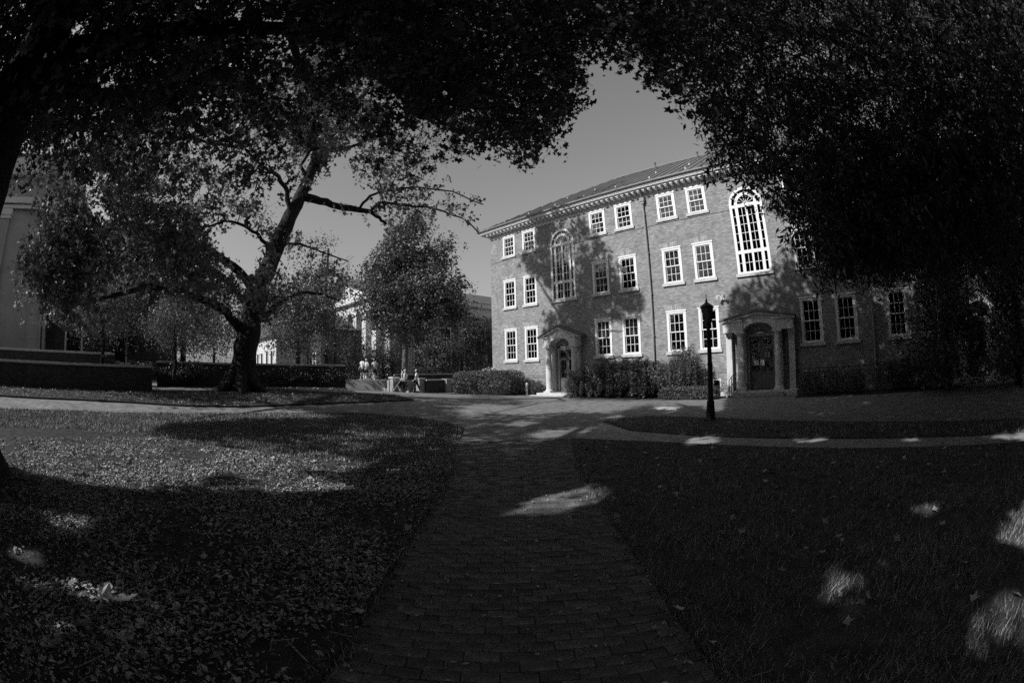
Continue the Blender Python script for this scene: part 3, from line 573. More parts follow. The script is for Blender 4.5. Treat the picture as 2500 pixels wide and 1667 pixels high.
# ---------------- porticos
def column(m, x, y, z0, z1, r):
    m.box(x-r*1.35, x+r*1.35, y-r*1.35, y+r*1.35, z0, z0+.09); h = z1-z0
    m.lathe([(r*1.3, .09), (r*1.32, .13), (r*1.15, .17), (r*1.02, .2), (r, .24), (r*1.0, h*.4), (r*.86, h-.25), (r*.86, h-.2), (r*1.0, h-.19), (r*.92, h-.15), (r*1.18, h-.09)], (x, y, z0), 18); m.box(x-r*1.25, x+r*1.25, y-r*1.25, y+r*1.25, z1-.09, z1)
def portico(c, big):
    e = .52; cx = 1.02; ox = 1.5 if not big else 1.95; ez0, ez1 = 3.2, 3.72; apex = 4.52 if not big else 4.26; fl = .24
    p = MB(); p.box(-ox-.1, ox+.1, -1.15, -.002, -.05, fl); po = p.build('portico', M_stone, BW, bevel=.01); po.location = (c, 0, 0)
    for s in (-1, 1):
        m = MB(); column(m, s*cx, -e, fl+.001, ez0, .205); m.build('column', M_trim, po, smooth=False)
        m = MB().box(min(s*.83, s*1.2), max(s*.83, s*1.2), -.12, .0, fl, ez0-.1).box(min(s*.79, s*1.24), max(s*.79, s*1.24), -.16, .0, ez0-.099, ez0)
        if big: m.box(min(s*1.58, s*1.9), max(s*1.58, s*1.9), -.34, 0, fl, ez0-.18).box(min(s*1.54, s*1.94), max(s*1.54, s*1.94), -.38, 0, ez0-.179, ez0)
        m.build('pilaster', M_trim, po)
        x0, x1 = (.80, 1.27) if not big else (.80, ox-.03)
        MB().box(min(s*x0, s*x1), max(s*x0, s*x1), -e-.24, 0, ez0+.001, ez1).box(min(s*x0, s*(x1+.1)), max(s*x0, s*(x1+.1)), -e-.32, 0, ez1+.001, ez1+.09).build('entablature', M_trim, po)
    # gable with arched opening
    n = 14; ra = .8; rz = .52 if not big else .42
    A = [(ra*math.cos(math.pi*k/n), ez0+rz*math.sin(math.pi*k/n)) for k in range(n+1)]
    m = MB(); zr = lambda x: ez1+.09+(apex-.12-ez1-.09)*(1-abs(x)/ox)
    for (xa, za), (xb, zb) in zip(A, A[1:]): m.prism([(xa, za), (xa, zr(xa)), (xb, zr(xb)), (xb, zb)], -e-.2, -.001)
    for s in (-1, 1): m.prism([(s*ra, ez1+.095), (s*ra, zr(ra)), (s*(ox-.02), ez1+.12), (s*(ox-.02), ez1+.095)], -e-.2, -.001)
    m.build('gable', M_trim, po)
    m = MB()
    for s in (-1, 1): m.prism([(0, apex-.13), (0, apex), (s*(ox+.12), ez1+.14), (s*(ox+.12), ez1+.04)], -e-.42, -.002)
    m.build('gable_roof', M_roof, po)
    m = MB()
    for s in (-1, 1): m.prism([(0, apex-.22), (0, apex-.131), (s*(ox+.10), ez1+.035), (s*(ox+.10), ez1-.04)], -e-.37, -e-.20)
    m.build('raking_cornice', M_trim, po)
    # door
    dw = doors[0][1] if not big else doors[1][1]; dh = 2.98
    m = MB().box(-dw, -dw+.1, .10, .24, fl, dh).box(dw-.1, dw, .10, .24, fl, dh).box(-dw, dw, .08, .24, dh, dh+.12).prism([(-.5, dh+.12), (.5, dh+.12), (0, dh+.3)], .09, .2)
    m.build('door_frame', M_trim, po)
    for s in (-1, 1):
        x0, x1 = (-dw+.1, -.005) if s < 0 else (.005, dw-.1)
        m = MB().box(x0, x0+.12, .16, .21, fl+.01, dh).box(x1-.12, x1, .16, .21, fl+.01, dh).box(x0+.12, x1-.12, .16, .21, fl+.01, fl+.45).box(x0+.12, x1-.12, .16, .21, 1.02, 1.16).box(x0+.12, x1-.12, .16, .21, 2.32, 2.46).box(x0+.12, x1-.12, .16, .21, dh-.12, dh).box(x0+.12, x1-.12, .175, .195, fl+.45, 1.02)
        d = m.build('door', M_door, po); MB().box(x0+.12, x1-.12, .18, .184, 1.16, 2.32).box(x0+.12, x1-.12, .18, .184, 2.46, dh-.12).build('glass', M_glass, d)
        hx = -.07 if s < 0 else .07; MB().tube([(hx,.15,1.15),(hx,.10,1.17),(hx,.10,1.45),(hx,.15,1.47)], .014, 6).build('door_handle', M_black, d)
    MB().box(-.2, .2, -.3, -.1, 3.1, 3.16).tube([(0,-.2,3.16),(0,-.2,3.4)], .01, 6).build('ceiling_lamp', M_white, po)
    if big:
        for k, (ee, zz) in enumerate([(1.9, .1), (1.55, .17)]): MB().box(-1.45+.1*k, 1.45-.1*k, -ee, -1.152, -.05, zz).build('step', M_conc, po, bevel=.01)
        for xx in (-1.35,):
            MB().tube([(xx,-1.95,.0),(xx,-1.95,.85),(xx,-1.0,1.12),(xx,-1.,.2)], .022, 6).tube([(xx,-1.5,.1),(xx,-1.5,.96)], .018, 6).tube([(xx,-1.95,.45),(xx,-1.0,.7)], .015, 6).build('handrail', M_black, po)
        MB().box(-.12, .12, .14, .158, 1.45, 1.75).box(-.46, -.2, .14, .158, 1.5, 1.74).build('door_notice', mat('paper', .7, .8, .05), po)
    else: MB().box(-1.9, 1.3, -1.5, -1.152, -.05, .11).build('step', M_stone, po, bevel=.01)
portico(0., False); portico(PER, True); portico(2*PER, False)
# ================================================================== COLUMNED HALL (far)
HK = np.array([-15.12, 47.66]); hall = empty('columned_hall', (HK[0], HK[1], .5), PSI, 'distant pale columned hall with a white pediment behind the trees', 'building')
# local x: along the brick facade direction; front face at y=0 spans x -16..0, side at x=0 runs to y=30
HZ = 10.4
MB().box(-15.2, -.8, 2.4, 29, 0, 8.6).build('wall', mat('hall_side_shaded', .2, .9, .15, .6), hall)  # side wall grey set darker than the front: its shade is in the colour
MB().box(-15.3, -.7, 2.2, 2.399, 0, 8.6).build('front_wall', M_trim, hall)
MB().box(-16.3, .3, -.3, 29.6, -.6, .6).build('podium', M_stone, hall)
for k in range(7):
    x = -15.5+k*(15./6); MB().box(x-.5, x+.5, .0, 1., .601, 8.2).box(x-.62, x+.62, -.12, 1.12, 8.2, 8.5).build('front_pillar', M_trim, hall)
for k in range(1, 8):
    y = .5+k*4.; MB().box(-.8+.001, 0, y-.45, y+.45, .601, 8.2).box(-.8+.001, .12, y-.57, y+.57, 8.2, 8.5).build('side_pilaster', mat('hall_pilaster_shaded', .3, .9, .1, .6), hall)  # pilaster tone lowered too, shade of the side put into the colour
    wn = MB().box(-.795, -.72, y+1.2, y+2.8, 2., 6.8).build('window', M_dark, hall); MB().box(-.79, -.66, y+1.1, y+1.2, 1.9, 6.9).box(-.79, -.66, y+2.8, y+2.9, 1.9, 6.9).box(-.79, -.66, y+1.2, y+2.8, 6.8, 6.9).build('window_frame', M_white, wn)
MB().box(-16, .1, -.1, 29.5, 8.501, 9.7).build('entablature', M_trim, hall)
MB().box(-16.6, .7, -.7, 29.8, 9.701, 10.3).build('cornice', M_trim, hall, bevel=.05)
MB().prism([(-15.6, 10.3), (-.3, 10.3), (-7.95, 12.9)], -.1, .3).build('tympanum', M_trim, hall)
b = MB().prism([(-16.7, 10.301), (-15.4, 10.301), (-7.95, 12.85), (-.5, 10.301), (.8, 10.301), (-7.95, 13.4)], -.75, 29.8); b.build('roof', mat('far_roof', .12, .8, .15, 1.), hall)
# far pale house seen under the trees
fh = empty('far_house', tuple(at(608, 850, 62)*np.array([1,1,0])+np.array([0,0,.4])), PSI, 'far pale house with columns glimpsed right of the oak trunk', 'building')
MB().box(-6, 6, 0, 8, 0, 6).build('wall', M_trim, fh); MB().prism([(-6.6, 6.), (6.6, 6.), (0, 9.)], -.6, 8.5).build('roof', MATS['far_roof'], fh)
for x in (-4, -1.5, 1.5, 4): w_ = MB().box(x-.5, x+.5, -.06, .02, 2, 4).build('window', M_dark, fh); MB().box(x-.6, x-.5, -.08, .02, 1.9, 4.1).box(x+.5, x+.6, -.08, .02, 1.9, 4.1).build('window_frame', M_white, w_)
fh2 = empty('brick_house', tuple(at(700, 850, 58)*np.array([1,1,0])+np.array([0,0,.4])), PSI, 'dark brick house with small white windows behind the hedge right of the oak', 'building')
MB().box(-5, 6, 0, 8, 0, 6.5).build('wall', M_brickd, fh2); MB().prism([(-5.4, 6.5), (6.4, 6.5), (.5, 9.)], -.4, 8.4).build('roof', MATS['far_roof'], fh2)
for x in (-3.4, -1., 1.4, 3.8): w_ = MB().box(x-.45, x+.45, -.05, .02, 1.9, 3.7).build('window', M_dark, fh2); MB().box(x-.56, x-.45, -.08, .02, 1.8, 3.8).box(x+.45, x+.56, -.08, .02, 1.8, 3.8).box(x-.45, x+.45, -.08, .02, 3.7, 3.8).box(x-.45, x+.45, -.07, .02, 2.78, 2.84).build('window_frame', M_white, w_)

# ================================================================== LEFT HALL (shaded stucco pier and brick wall)
lp_ = at(112, 600, 41.); lb = empty('stucco_hall', (lp_[0], lp_[1], .9), PSI-math.pi/2, 'shaded hall at the left edge with a pale corner pier and shuttered window', 'building')
# local: +x runs along FN (towards the left edge / camera side), -y faces FD (towards the lawn)
lb.rotation_euler = (0, 0, math.atan2(FN[1], FN[0])); lb.scale = (1.46, 1.46, 1.46)
# x axis = FN, y axis = rot90 = FN rotated +90deg ; FD = direction with y negative or positive
ydir = np.array([-FN[1], FN[0]]); sy = 1 if ydir@FD > 0 else -1
def sb(m, x0, x1, a, b_, z0, z1): ya, yb = sorted((sy*a, sy*b_)); m.box(x0, x1, ya, yb, z0, z1); return m
sb(MB(), 0, 16, -12, 0, -.5, 12.2).build('pier_wall', mat('grey_stucco', .34, .85, .15, .8), lb)
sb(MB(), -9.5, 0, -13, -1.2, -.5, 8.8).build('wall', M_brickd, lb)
for x in (.35, 4.2, 8.2, 12.):
    sb(MB(), x-.35, x+.75, .001, .25, -.3, 9.4).build('pilaster', MATS['grey_stucco'], lb)
    sb(sb(MB(), x-.42, x+.82, .001, .33, 8.6, 8.8), x-.48, x+.88, .001, .38, 8.801, 9.15).build('capital', M_trim, lb); sb(MB(), x-.45, x+.85, .001, .36, -.3, .5).build('pilaster_base', MATS['grey_stucco'], lb)
    sb(MB(), x-.1, x+.5, .251, .27, 1.2, 8.2).build('raised_panel', MATS['grey_stucco'], lb)
sb(sb(MB(), -.15, 16, .001, .4, 9.5, 9.85), -.2, 16, .001, .55, 11.2, 12.3).build('entablature', M_trim, lb)
sb(MB(), -.2, 16, .251, .3, 9.2, 9.4).build('moulding', M_trim, lb)
for x, z in ((-1.9, 6.4), (-5., 6.4), (-2.2, .9), (-5.4, .9)):
    w_ = sb(MB(), x-.55, x+.55, -1.199, -1.12, z, z+2.1).build('window', M_trim if z > 5 else M_dark, lb)
    f_ = MB(); sb(f_, x-.68, x-.55, -1.199, -1.06, z-.1, z+2.2); sb(f_, x+.55, x+.68, -1.199, -1.06, z-.1, z+2.2); sb(f_, x-.55, x+.55, -1.199, -1.06, z+2.1, z+2.2); sb(f_, x-.68, x+.68, -1.199, -1., z-.2, z-.1); f_.build('window_frame', M_trim, w_)
    if z > 5:
        for q in range(10): sb(MB(), x-.5, x+.5, -1.119, -1.1, z+.1+q*.19, z+.24+q*.19).build('slat', M_trim, w_)
dp = sb(MB(), -.35, -.15, .1, .3, 0., 11.).build('drainpipe', MATS['drainpipe_paint'], lb)
sb(MB(), -.3, 16.3, -13, .3, 12.31, 12.6).build('roof', M_roof, lb); sb(MB(), -9.7, -.31, -13, -1., 8.81, 9.0).build('roof', M_roof, lb)

# ================================================================== BRICK GARDEN WALLS, STEPS, TERRACE
WD = -FN                                            # direction away along the walls
def wallseg(p, q, z0, z1, t, label, capz=.1, name='brick_wall', group='low brick walls with stone coping'):
    p = np.array(p[:2]); q = np.array(q[:2]); L = np.linalg.norm(q-p); a = math.atan2(q[1]-p[1], q[0]-p[0])
    o = empty(name, (p[0], p[1], z0), a, label, 'wall', group)
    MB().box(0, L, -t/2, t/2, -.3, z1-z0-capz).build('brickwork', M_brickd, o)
    n = max(1, int(L/1.2))
    for k in range(n): MB().box(L*k/n+.004, L*(k+1)/n-.004, -t/2-.05, t/2+.05, z1-z0-capz+.001, z1-z0).build('coping_stone', M_stone, o, bevel=.008)
    return o
A0 = np.array([-13.25, 15.7])
def on_line(px, off):      # where the pixel column meets the wall line (offset behind)
    d = ray(np.array([px]), np.array([850]))[0][:2]; B = A0-off*FD; M = np.array([[d[0], -WD[0]], [d[1], -WD[1]]]); t, w = np.linalg.solve(M, B); return B+w*WD, t
pa, _ = on_line(-90, 0.); pb_, tb = on_line(349, 0.)
za = at(300, 838, on_line(300, 0)[1]*np.hypot(*ray(np.array([300]), np.array([850]))[0][:2]))[2]
wallseg(pa, pb_, .8, za, .4, 'long brick retaining wall with a lit stone edge left of the oak')
pa, _ = on_line(-90, 3.4); pb_, tb = on_line(262, 3.4)
zb = at(200, 808, on_line(200, 3.4)[1]*np.hypot(*ray(np.array([200]), np.array([850]))[0][:2]))[2]
wallseg(pa, pb_, 1.2, zb, .4, 'upper brick terrace wall behind the retaining wall at left')
pa, _ = on_line(360, 3.2); pb_, tb = on_line(790, 3.2)
zc = at(470, 832, on_line(470, 3.2)[1]*np.hypot(*ray(np.array([470]), np.array([850]))[0][:2]))[2]
wallseg(pa, pb_, .7, zc, .4, 'brick garden wall running behind the oak trunk')
# terrace slab where the three men walk
TZ = 1.14
tp = [at(x, 870, d)[:2] for x, d in ((760, 35.6), (885, 35.2), (1060, 43), (1060, 60), (700, 60))]
tag(MB().flat([tuple(p) for p in tp], -.2, TZ).build('terrace', M_conc), kind='structure')
# piers and steps
def pier(px, dist, label, h=1.12):
    p = at(px, 870, dist); z = float(rise(p[0], p[1])); o = empty('brick_pier', (p[0], p[1], z), PSI, label, 'pier', 'brick piers beside the steps')
    MB().box(-.24, .24, -.24, .24, -.1, h-.12).build('brickwork', mat('pier_brick', .32, .9, .3, 7.), o); MB().box(-.31, .31, -.31, .31, h-.119, h).build('cap_stone', M_stone, o, bevel=.01); return p
pl_ = pier(905, 33.6, 'brick pier with stone cap left of the stroller'); pr_ = pier(965, 34.2, 'brick pier with stone cap right of the walkers'); pe = pier(1027, 35.5, 'brick pier with white cap next to the clipped hedge')
wallseg(pr_+np.array([.35,.02,0]), pe-np.array([.35,.0,0]), .3, 1.18, .35, 'brick wall with lit coping between the pier and the hedge')
wallseg(at(905,870,36.5), at(1060,870,38.5), .3, 1.62, .35, 'taller brick wall behind the walkers and stroller')
st = empty('brick_steps', (pl_[0]-.3, pl_[1], .2), PSI, 'short flight of steps with iron rail rising left of the pier', 'steps')
for k in range(4): MB().box(-1.7, -.3, .2+.36*k, 2.2, -.2, .32+.16*k-.0).build('step', M_conc, st, bevel=.01)
MB().box(-.3+.001, -.05, -.1, 2.2, -.2, .95).build('cheek_wall', MATS['pier_brick'], st)
for xx in (-.55, -1.6): MB().tube([(xx,-.1,0),(xx,-.1,.95),(xx,1.9,1.6),(xx,1.9,.8)], .022, 6).tube([(xx,.9,.4),(xx,.9,1.28)], .018, 6).build('handrail', M_black, st)

# ================================================================== LAMP POST and small things
lpz = gp(1632, 966); lamp = empty('street_lamp', tuple(lpz), .3, 'black cast-iron lamp post with tapered lantern standing on the island', 'lamp post')
MB().lathe([(.17, 0), (.17, .06), (.14, .1), (.135, .3), (.115, .5), (.12, .55), (.085, .62), (.08, .8), (.075, 1.6), (.085, 1.64), (.07, 1.7), (.062, 2.5), (.09, 2.54), (.06, 2.6), (.06, 2.72), (.1, 2.78), (.05, 2.82)], (0, 0, 0), 14).build('post', M_black, lamp, smooth=True)
ln = MB(); hx = lambda r, z: [(r*math.cos(math.pi/3*k), r*math.sin(math.pi/3*k), z) for k in range(6)]
lo, hi = hx(.11, 2.84), hx(.19, 3.28)
for k in range(6): ln.tube([lo[k], hi[k]], .012, 5); ln.tube([lo[k], lo[(k+1) % 6]], .012, 5); ln.tube([hi[k], hi[(k+1) % 6]], .014, 5)
ln.lathe([(.215, 3.28), (.215, 3.31), (.14, 3.37), (.06, 3.42), (.03, 3.46), (.035, 3.5), (.012, 3.53), (.012, 3.66), (.002, 3.7)], (0, 0, 0), 12); ln.lathe([(.11, 2.82), (.11, 2.84)], (0, 0, 0), 12)
lt = ln.build('lantern', M_black, lamp)
gl = mat('lamp_glass', .05, .15, .2, 3., .6)
for k in range(6):
    a, b_, c_, d_ = [np.array(p)*np.array([.97, .97, 1]) for p in (lo[k], lo[(k+1) % 6], hi[(k+1) % 6], hi[k])]; MB().add([a, b_, c_, d_], [(0, 1, 2, 3)]).build('lantern_pane', gl, lt)
def bollard(p, label, m, h=.95, r=.075):
    o = empty('bollard', tuple(p), 0, label, 'bollard'); MB().lathe([(r*1.2, 0), (r*1.2, .05), (r, .08), (r, h-.2), (r*1.25, h-.19), (r*1.25, h-.16)], (0, 0, 0), 10).build('shaft', m, o, smooth=False); MB().lathe([(r*.7, h-.16), (r*1.35, h-.1), (r*1.3, h-.03), (r*.7, h+.03), (.01, h+.05)], (0, 0, 0), 10).build('cap', m, o, smooth=True)
pb1 = F(10.35, 2.6, .03); bollard(pb1, 'black iron bollard with domed cap left of the right-hand steps', M_black, 1.05)
pb2 = F(-2.55, 1.0, .05); bollard(pb2, 'pale short bollard at the end of the clipped hedge', M_trim, .8)
fl_ = empty('floodlight', tuple(F(10.62, .0, 5.1)), PSI, 'white twin-head floodlight bracket on the brick wall', 'floodlight')
MB().box(-.09, .09, -.05, .0, -.09, .09).tube([(0,-.05,0),(0,-.28,.02)], .025, 6).build('bracket', M_white, fl_)
for s in (-1, 1): MB().tube([(0,-.26,.03),(s*.1,-.30,.08),(s*.2,-.42,.02)], [.03,.055,.09], 10).build('lamp_head', M_white, fl_)
uc = gp(1530, 938); o = MB().box(-.55, .55, -.35, .35, -.02, .025).box(-.62, .62, -.42, .42, -.03, .012).build('utility_cover', M_trim); o.location = (uc[0], uc[1], uc[2]+.004); o.rotation_euler = (0, 0, PSI); tag(o, 'pale concrete utility cover set in the plaza left of the lamp', 'utility cover')

# ================================================================== PEOPLE
skin = mat('skin', .38, .6, .08, 9., .3); M_shirt = mat('white_shirt', .8, .8, .06, 8.); M_shirt2 = mat('grey_shirt', .5, .8, .1, 8.); M_short = mat('dark_cloth', .03, .85, .2, 8.); M_hair = mat('dark_hair', .02, .6, .2, 20.); M_shoe = mat('pale_shoe', .6, .6, .1); M_cap = mat('pale_cap', .66, .8, .06)
def skinmesh(name, verts, edges, radii, m, parent, root=0, sub=1):
    me = bpy.data.meshes.new(name); me.from_pydata([tuple(map(float, v)) for v in verts], edges, []); me.materials.append(m); o = link(bpy.data.objects.new(name, me), parent)
    o.modifiers.new('skin', 'SKIN'); o.modifiers['skin'].use_smooth_shade = True
    if not me.skin_vertices: 
        me.attributes  # layer is created with the modifier
    lay = me.skin_vertices[0].data if me.skin_vertices else None
    if lay:
        for i, r in enumerate(radii): lay[i].radius = (r, r) if not hasattr(r, '__len__') else r; lay[i].use_root = (i == root)
    s = o.modifiers.new('sub', 'SUBSURF'); s.levels = sub; s.render_levels = sub
    return o
def person(loc, rz, label, shirt, low, cap=None, hair=True, stride=.25, arms=((.08, .0), (-.08, .0)), H=1.75, longlegs=False, grip=None):
    k = H/1.75; root = empty('person', tuple(loc), rz, label, 'person', 'people walking near the steps'); S = lambda p: np.array(p, float)*k
    # faces -y locally
    hip, sh = .95, 1.42
    V = [S((0,0,hip)), S((0,.0,1.12)), S((0,.01,1.30)), S((0,.01,1.44)), S((0,0,1.52)), S((0,-.015,1.60)), S((0,-.02,1.68)), S((0,-.09,1.61))]; E_ = [(0,1),(1,2),(2,3),(3,4),(4,5),(5,6),(5,7)]; Rr = [(.14,.11),(.125,.1),(.15,.11),(.09,.07),(.055,.055),(.08,.095),(.07,.085),(.018,.022)]
    feet = []
    for s, f in ((-1, stride), (1, -stride)):
        b = len(V); kn = S((s*.1, -f*.55-.03, .50)); an = S((s*.1, -f+.02, .09)); to = S((s*.11, -f-.15, .035)); V += [S((s*.09, 0, .88)), kn, S((s*.1, -f*.8+.01, .33)), an, to]; E_ += [(0,b),(b,b+1),(b+1,b+2),(b+2,b+3),(b+3,b+4)]; Rr += [.085, .058, .055, .04, (.04,.025)]; feet.append((an, to))
    hands = []
    for s, (fx, fz) in ((-1, arms[0]), (1, arms[1])):
        b = len(V); el = S((s*.25, fx*.4+.02, 1.15)); wr = S((s*.24, -fx*2.2-.03, .92+fz)); V += [S((s*.18, .01, 1.41)), el, wr]; E_ += [(3,b),(b,b+1),(b+1,b+2)]; Rr += [.055, .042, .03]
        d = (wr-el)/np.linalg.norm(wr-el); palm = wr+d*.08*k; V.append(palm); E_.append((b+2, b+3)); Rr.append((.035, .02)); pb = b+3
        for q, (off, ll) in enumerate([(-.03,.06),(-.01,.075),(.01,.07),(.03,.055),(-.045,.04)]):
            i = len(V); c0 = palm+np.array([0, off, 0])*k+d*(.02 if q < 4 else -.02)*k; V += [c0, c0+d*ll*k+np.array([-s*.012, 0, 0])*k]; E_ += [(pb, i), (i, i+1)]; Rr += [.009, .008]
        hands.append((wr, el))
    skinmesh('body', V, E_, [r*k if not hasattr(r, '__len__') else (r[0]*k, r[1]*k) for r in Rr], skin, root)
    # shirt
    V2 = [S((0,0,.93)), S((0,0,1.12)), S((0,.01,1.30)), S((0,.01,1.43))]; E2 = [(0,1),(1,2),(2,3)]; R2 = [(.175,.135),(.165,.13),(.185,.135),(.10,.085)]
    for s, (fx, fz) in ((-1, arms[0]), (1, arms[1])): b = len(V2); V2 += [S((s*.19,.01,1.40)), S((s*.245, fx*.3+.02, 1.20))]; E2 += [(3,b),(b,b+1)]; R2 += [.075, .066]
    skinmesh('shirt', V2, E2, [r*k if not hasattr(r, '__len__') else (r[0]*k, r[1]*k) for r in R2], shirt, root)
    V3 = [S((0,0,.95)), S((0,0,.88))]; E3 = [(0,1)]; R3 = [(.165,.13),(.16,.125)]
    for s, f in ((-1, stride), (1, -stride)):
        b = len(V3); V3 += [S((s*.095, -f*.1, .80)), S((s*.1, -f*.5-.02, .55))]; E3 += [(1,b),(b,b+1)]; R3 += [.1, .085]
        if longlegs: V3 += [S((s*.1, -f*.9+.02, .16))]; E3 += [(b+1,b+2)]; R3 += [.06]
    skinmesh('trousers' if longlegs else 'shorts', V3, E3, [r*k if not hasattr(r, '__len__') else (r[0]*k, r[1]*k) for r in R3], low, root)
    for an, to in feet: MB().tube([an+np.array([0,.07*k,-.05*k]), an+np.array([0,0,-.045*k]), to], [.035*k,.05*k,.035*k], 8).build('shoe', M_shoe, root, smooth=True)
    if cap: MB().lathe([(.102*k, 1.655*k), (.105*k, 1.70*k), (.085*k, 1.75*k), (.04*k, 1.775*k), (.002, 1.78*k)], (0, -.01*k, 0), 12).box(-.06*k, .06*k, -.2*k, -.08*k, 1.655*k, 1.668*k).build('cap', cap, root, smooth=True)
    if hair: MB().lathe([(.07*k, 1.56*k), (.098*k, 1.62*k), (.10*k, 1.69*k), (.08*k, 1.745*k), (.03*k, 1.77*k)], (0, .022*k, 0), 12).build('hair', M_hair, root, smooth=True)
    return root
def tp_(px, d, z): p = at(px, 870, d); return (p[0], p[1], z)
person(tp_(833, 37.0, TZ), 2.7, 'person in white shirt and dark shorts, leftmost of three on the terrace', M_shirt, M_short, None, True, .12, H=1.82)
person(tp_(842, 37.9, TZ), 2.9, 'person with pale cap just right of the leftmost walker', M_shirt, M_short, M_cap, False, .18, H=1.76)
person(tp_(861, 37.2, TZ), -2.5, 'person in pale cap and white shirt walking alone on the terrace', M_shirt, M_short, M_cap, True, .2, H=1.74)
w1 = tp_(931, 33.0, 0); w1 = (w1[0], w1[1], float(rise(w1[0], w1[1]))); person(w1, -math.pi/2-.25, 'person in white top with pale hair pushing the stroller', M_shirt, M_short, M_cap, False, .28, arms=((.17,.1),(.17,.1)), H=1.66, longlegs=True)
w2 = tp_(925, 34.3, 0); w2 = (w2[0], w2[1], float(rise(w2[0], w2[1]))); person(w2, -math.pi/2, 'dark-haired person half hidden behind the one pushing the stroller', M_shirt2, M_short, None, True, .2, H=1.8, longlegs=True)
w3 = tp_(957, 33.4, 0); w3 = (w3[0], w3[1], float(rise(w3[0], w3[1]))); person(w3, -math.pi/2, 'person in pale cap striding left behind the stroller', M_shirt, M_short, M_cap, True, .3, arms=((.12,.02),(-.12,.02)), H=1.72, longlegs=True)
# stroller in front (left) of the first walker
sp = tp_(914, 33.0, 0); sp = (sp[0], sp[1], float(rise(sp[0], sp[1]))); stl = empty('stroller', sp, -.25, 'dark stroller with pale canopy hoop pushed by a walker', 'stroller')
for x, y, r in ((-.38, 0, .14), (.28, -.24, .15), (.28, .24, .15)):
    w_ = MB(); ringp = [(x+r*math.cos(a), y, r+.02+r*math.sin(a)) for a in np.linspace(0, 2*math.pi, 15)]; w_.tube(ringp, .022, 6); wo = w_.build('wheel', M_black, stl)
    h_ = MB().tube([(x, y-.03, r+.02), (x, y+.03, r+.02)], .03, 8)
    for a in (0, 1.05, 2.1): h_.tube([(x-r*math.cos(a), y, r+.02-r*math.sin(a)), (x+r*math.cos(a), y, r+.02+r*math.sin(a))], .007, 4)
    h_.build('hub', M_trim, wo)
fr_ = MB()
for s in (-1, 1): fr_.tube([(-.38,0,.16),(-.15,s*.2,.35),(.15,s*.24,.62),(.5,s*.24,1.02)], .015, 6).tube([(.28,s*.24,.17),(.1,s*.24,.5)], .015, 6)
fr_.tube([(.5,-.24,1.02),(.5,.24,1.02)], .018, 6).build('frame', M_trim, stl)
MB().prism([(-.3,.42),(-.25,.34),(.12,.36),(.3,.8),(.24,.84),(.06,.46)], -.2, .2).build('seat', M_short, stl)
cn = MB()
for a0, a1 in zip(np.linspace(.5, 2.6, 8)[:-1], np.linspace(.5, 2.6, 8)[1:]): cn.add([(.12+.36*math.cos(a), s*.22, .62+.36*math.sin(a)) for a in (a0, a1) for s in (-1, 1)], [(0,1,3,2)])
cn.build('canopy', M_shirt, stl)

# ================================================================== TREES
def branch_out(mb, nodes, nrad, targets, r0=.05, sag=.1, twigs=0):
    """grow thin boughs from the nearest existing node to every target"""
    N = [np.array(p) for p in nodes]; Rn = list(nrad); order = np.argsort([min(np.linalg.norm(t-p) for p in N) for t in targets])
    arr = np.array(N)
    for i in order:
        t = targets[i]; d = np.linalg.norm(arr-t, axis=1); j = int(np.argmin(d)); p = arr[j]; L = d[j]
        if L < .15 or L > 7: continue
        r = min(Rn[j]*.6, r0*(.5+L*.25)); k = max(2, int(L/.7)); pts = []
        off = rng.normal(size=3)*L*.07
        for q in range(k+1): s = q/k; pts.append(p+(t-p)*s+off*math.sin(math.pi*s)+np.array([0, 0, sag*L*math.sin(math.pi*s)])*.5)
        qp = project(np.array(pts[1:]))
        if inpoly(qp, CLEAR).any() or any(inpoly(qp, h).any() for h in HOLES[:17]): continue
        if twigs:
            for _ in range(twigs):
                a = np.array(pts[rng.integers(k//2, k+1)]); e = a+rng.normal(size=3)*.4; e[2] -= .1
                qe = project(np.array([a, (a+e)/2, e]))
                if not (inpoly(qe, CLEAR).any() or any(inpoly(qe, h).any() for h in HOLES[:17])): mb.tube([a, (a+e)/2+rng.normal(size=3)*.05, e], [.011, .008, .004], 3)
        rad = [max(.007, r*(1-.75*q/k)) for q in range(k+1)]; mb.tube(pts, rad, 5); arr = np.vstack([arr, np.array(pts[1:])]); Rn += rad[1:]
def clumps(B, per, sig, leaves, lsig, filt=None, lf=None):
    C = (B[:, None]+rng.normal(size=(len(B), per, 3))*np.array([sig, sig, sig*.75])).reshape(-1, 3)
    if filt is not None: C = C[filt(C)]
    L = (C[:, None]+rng.normal(size=(len(C), leaves, 3))*lsig).reshape(-1, 3)
    if lf is not None: L = L[lf(L)]
    return L
def ell(n, c, r):
    p = rng.normal(size=(n, 3)); p /= np.linalg.norm(p, axis=1)[:, None]; p *= rng.random((n, 1))**.4; return np.array(c)+p*np.array(r)
def imgsample(n, poly, d0, d1, zmin, zmax):
    A = np.array(poly, float); q = rng.uniform(A.min(0), A.max(0), (n*3, 2)); q = q[inpoly(q, A)]; q = q[~inpoly(q, CLEAR)]
    for h in HOLES: q = q[~inpoly(q, h)]
    q = q[:n]; r = ray(q[:, 0], q[:, 1]); P = r*rng.uniform(d0, d1, (len(q), 1))+np.array([0, 0, EYE]); return P[(P[:, 2] > zmin) & (P[:, 2] < zmax)]
vc = lambda j: (lambda P: carve(P, j))
lc = lambda j: (lambda P: carve(P, j, True))
def tree(name, base, label, group=None): return empty(name, tuple(base), 0, label, 'tree', group)
def rel(P, base): return P-np.array(base)

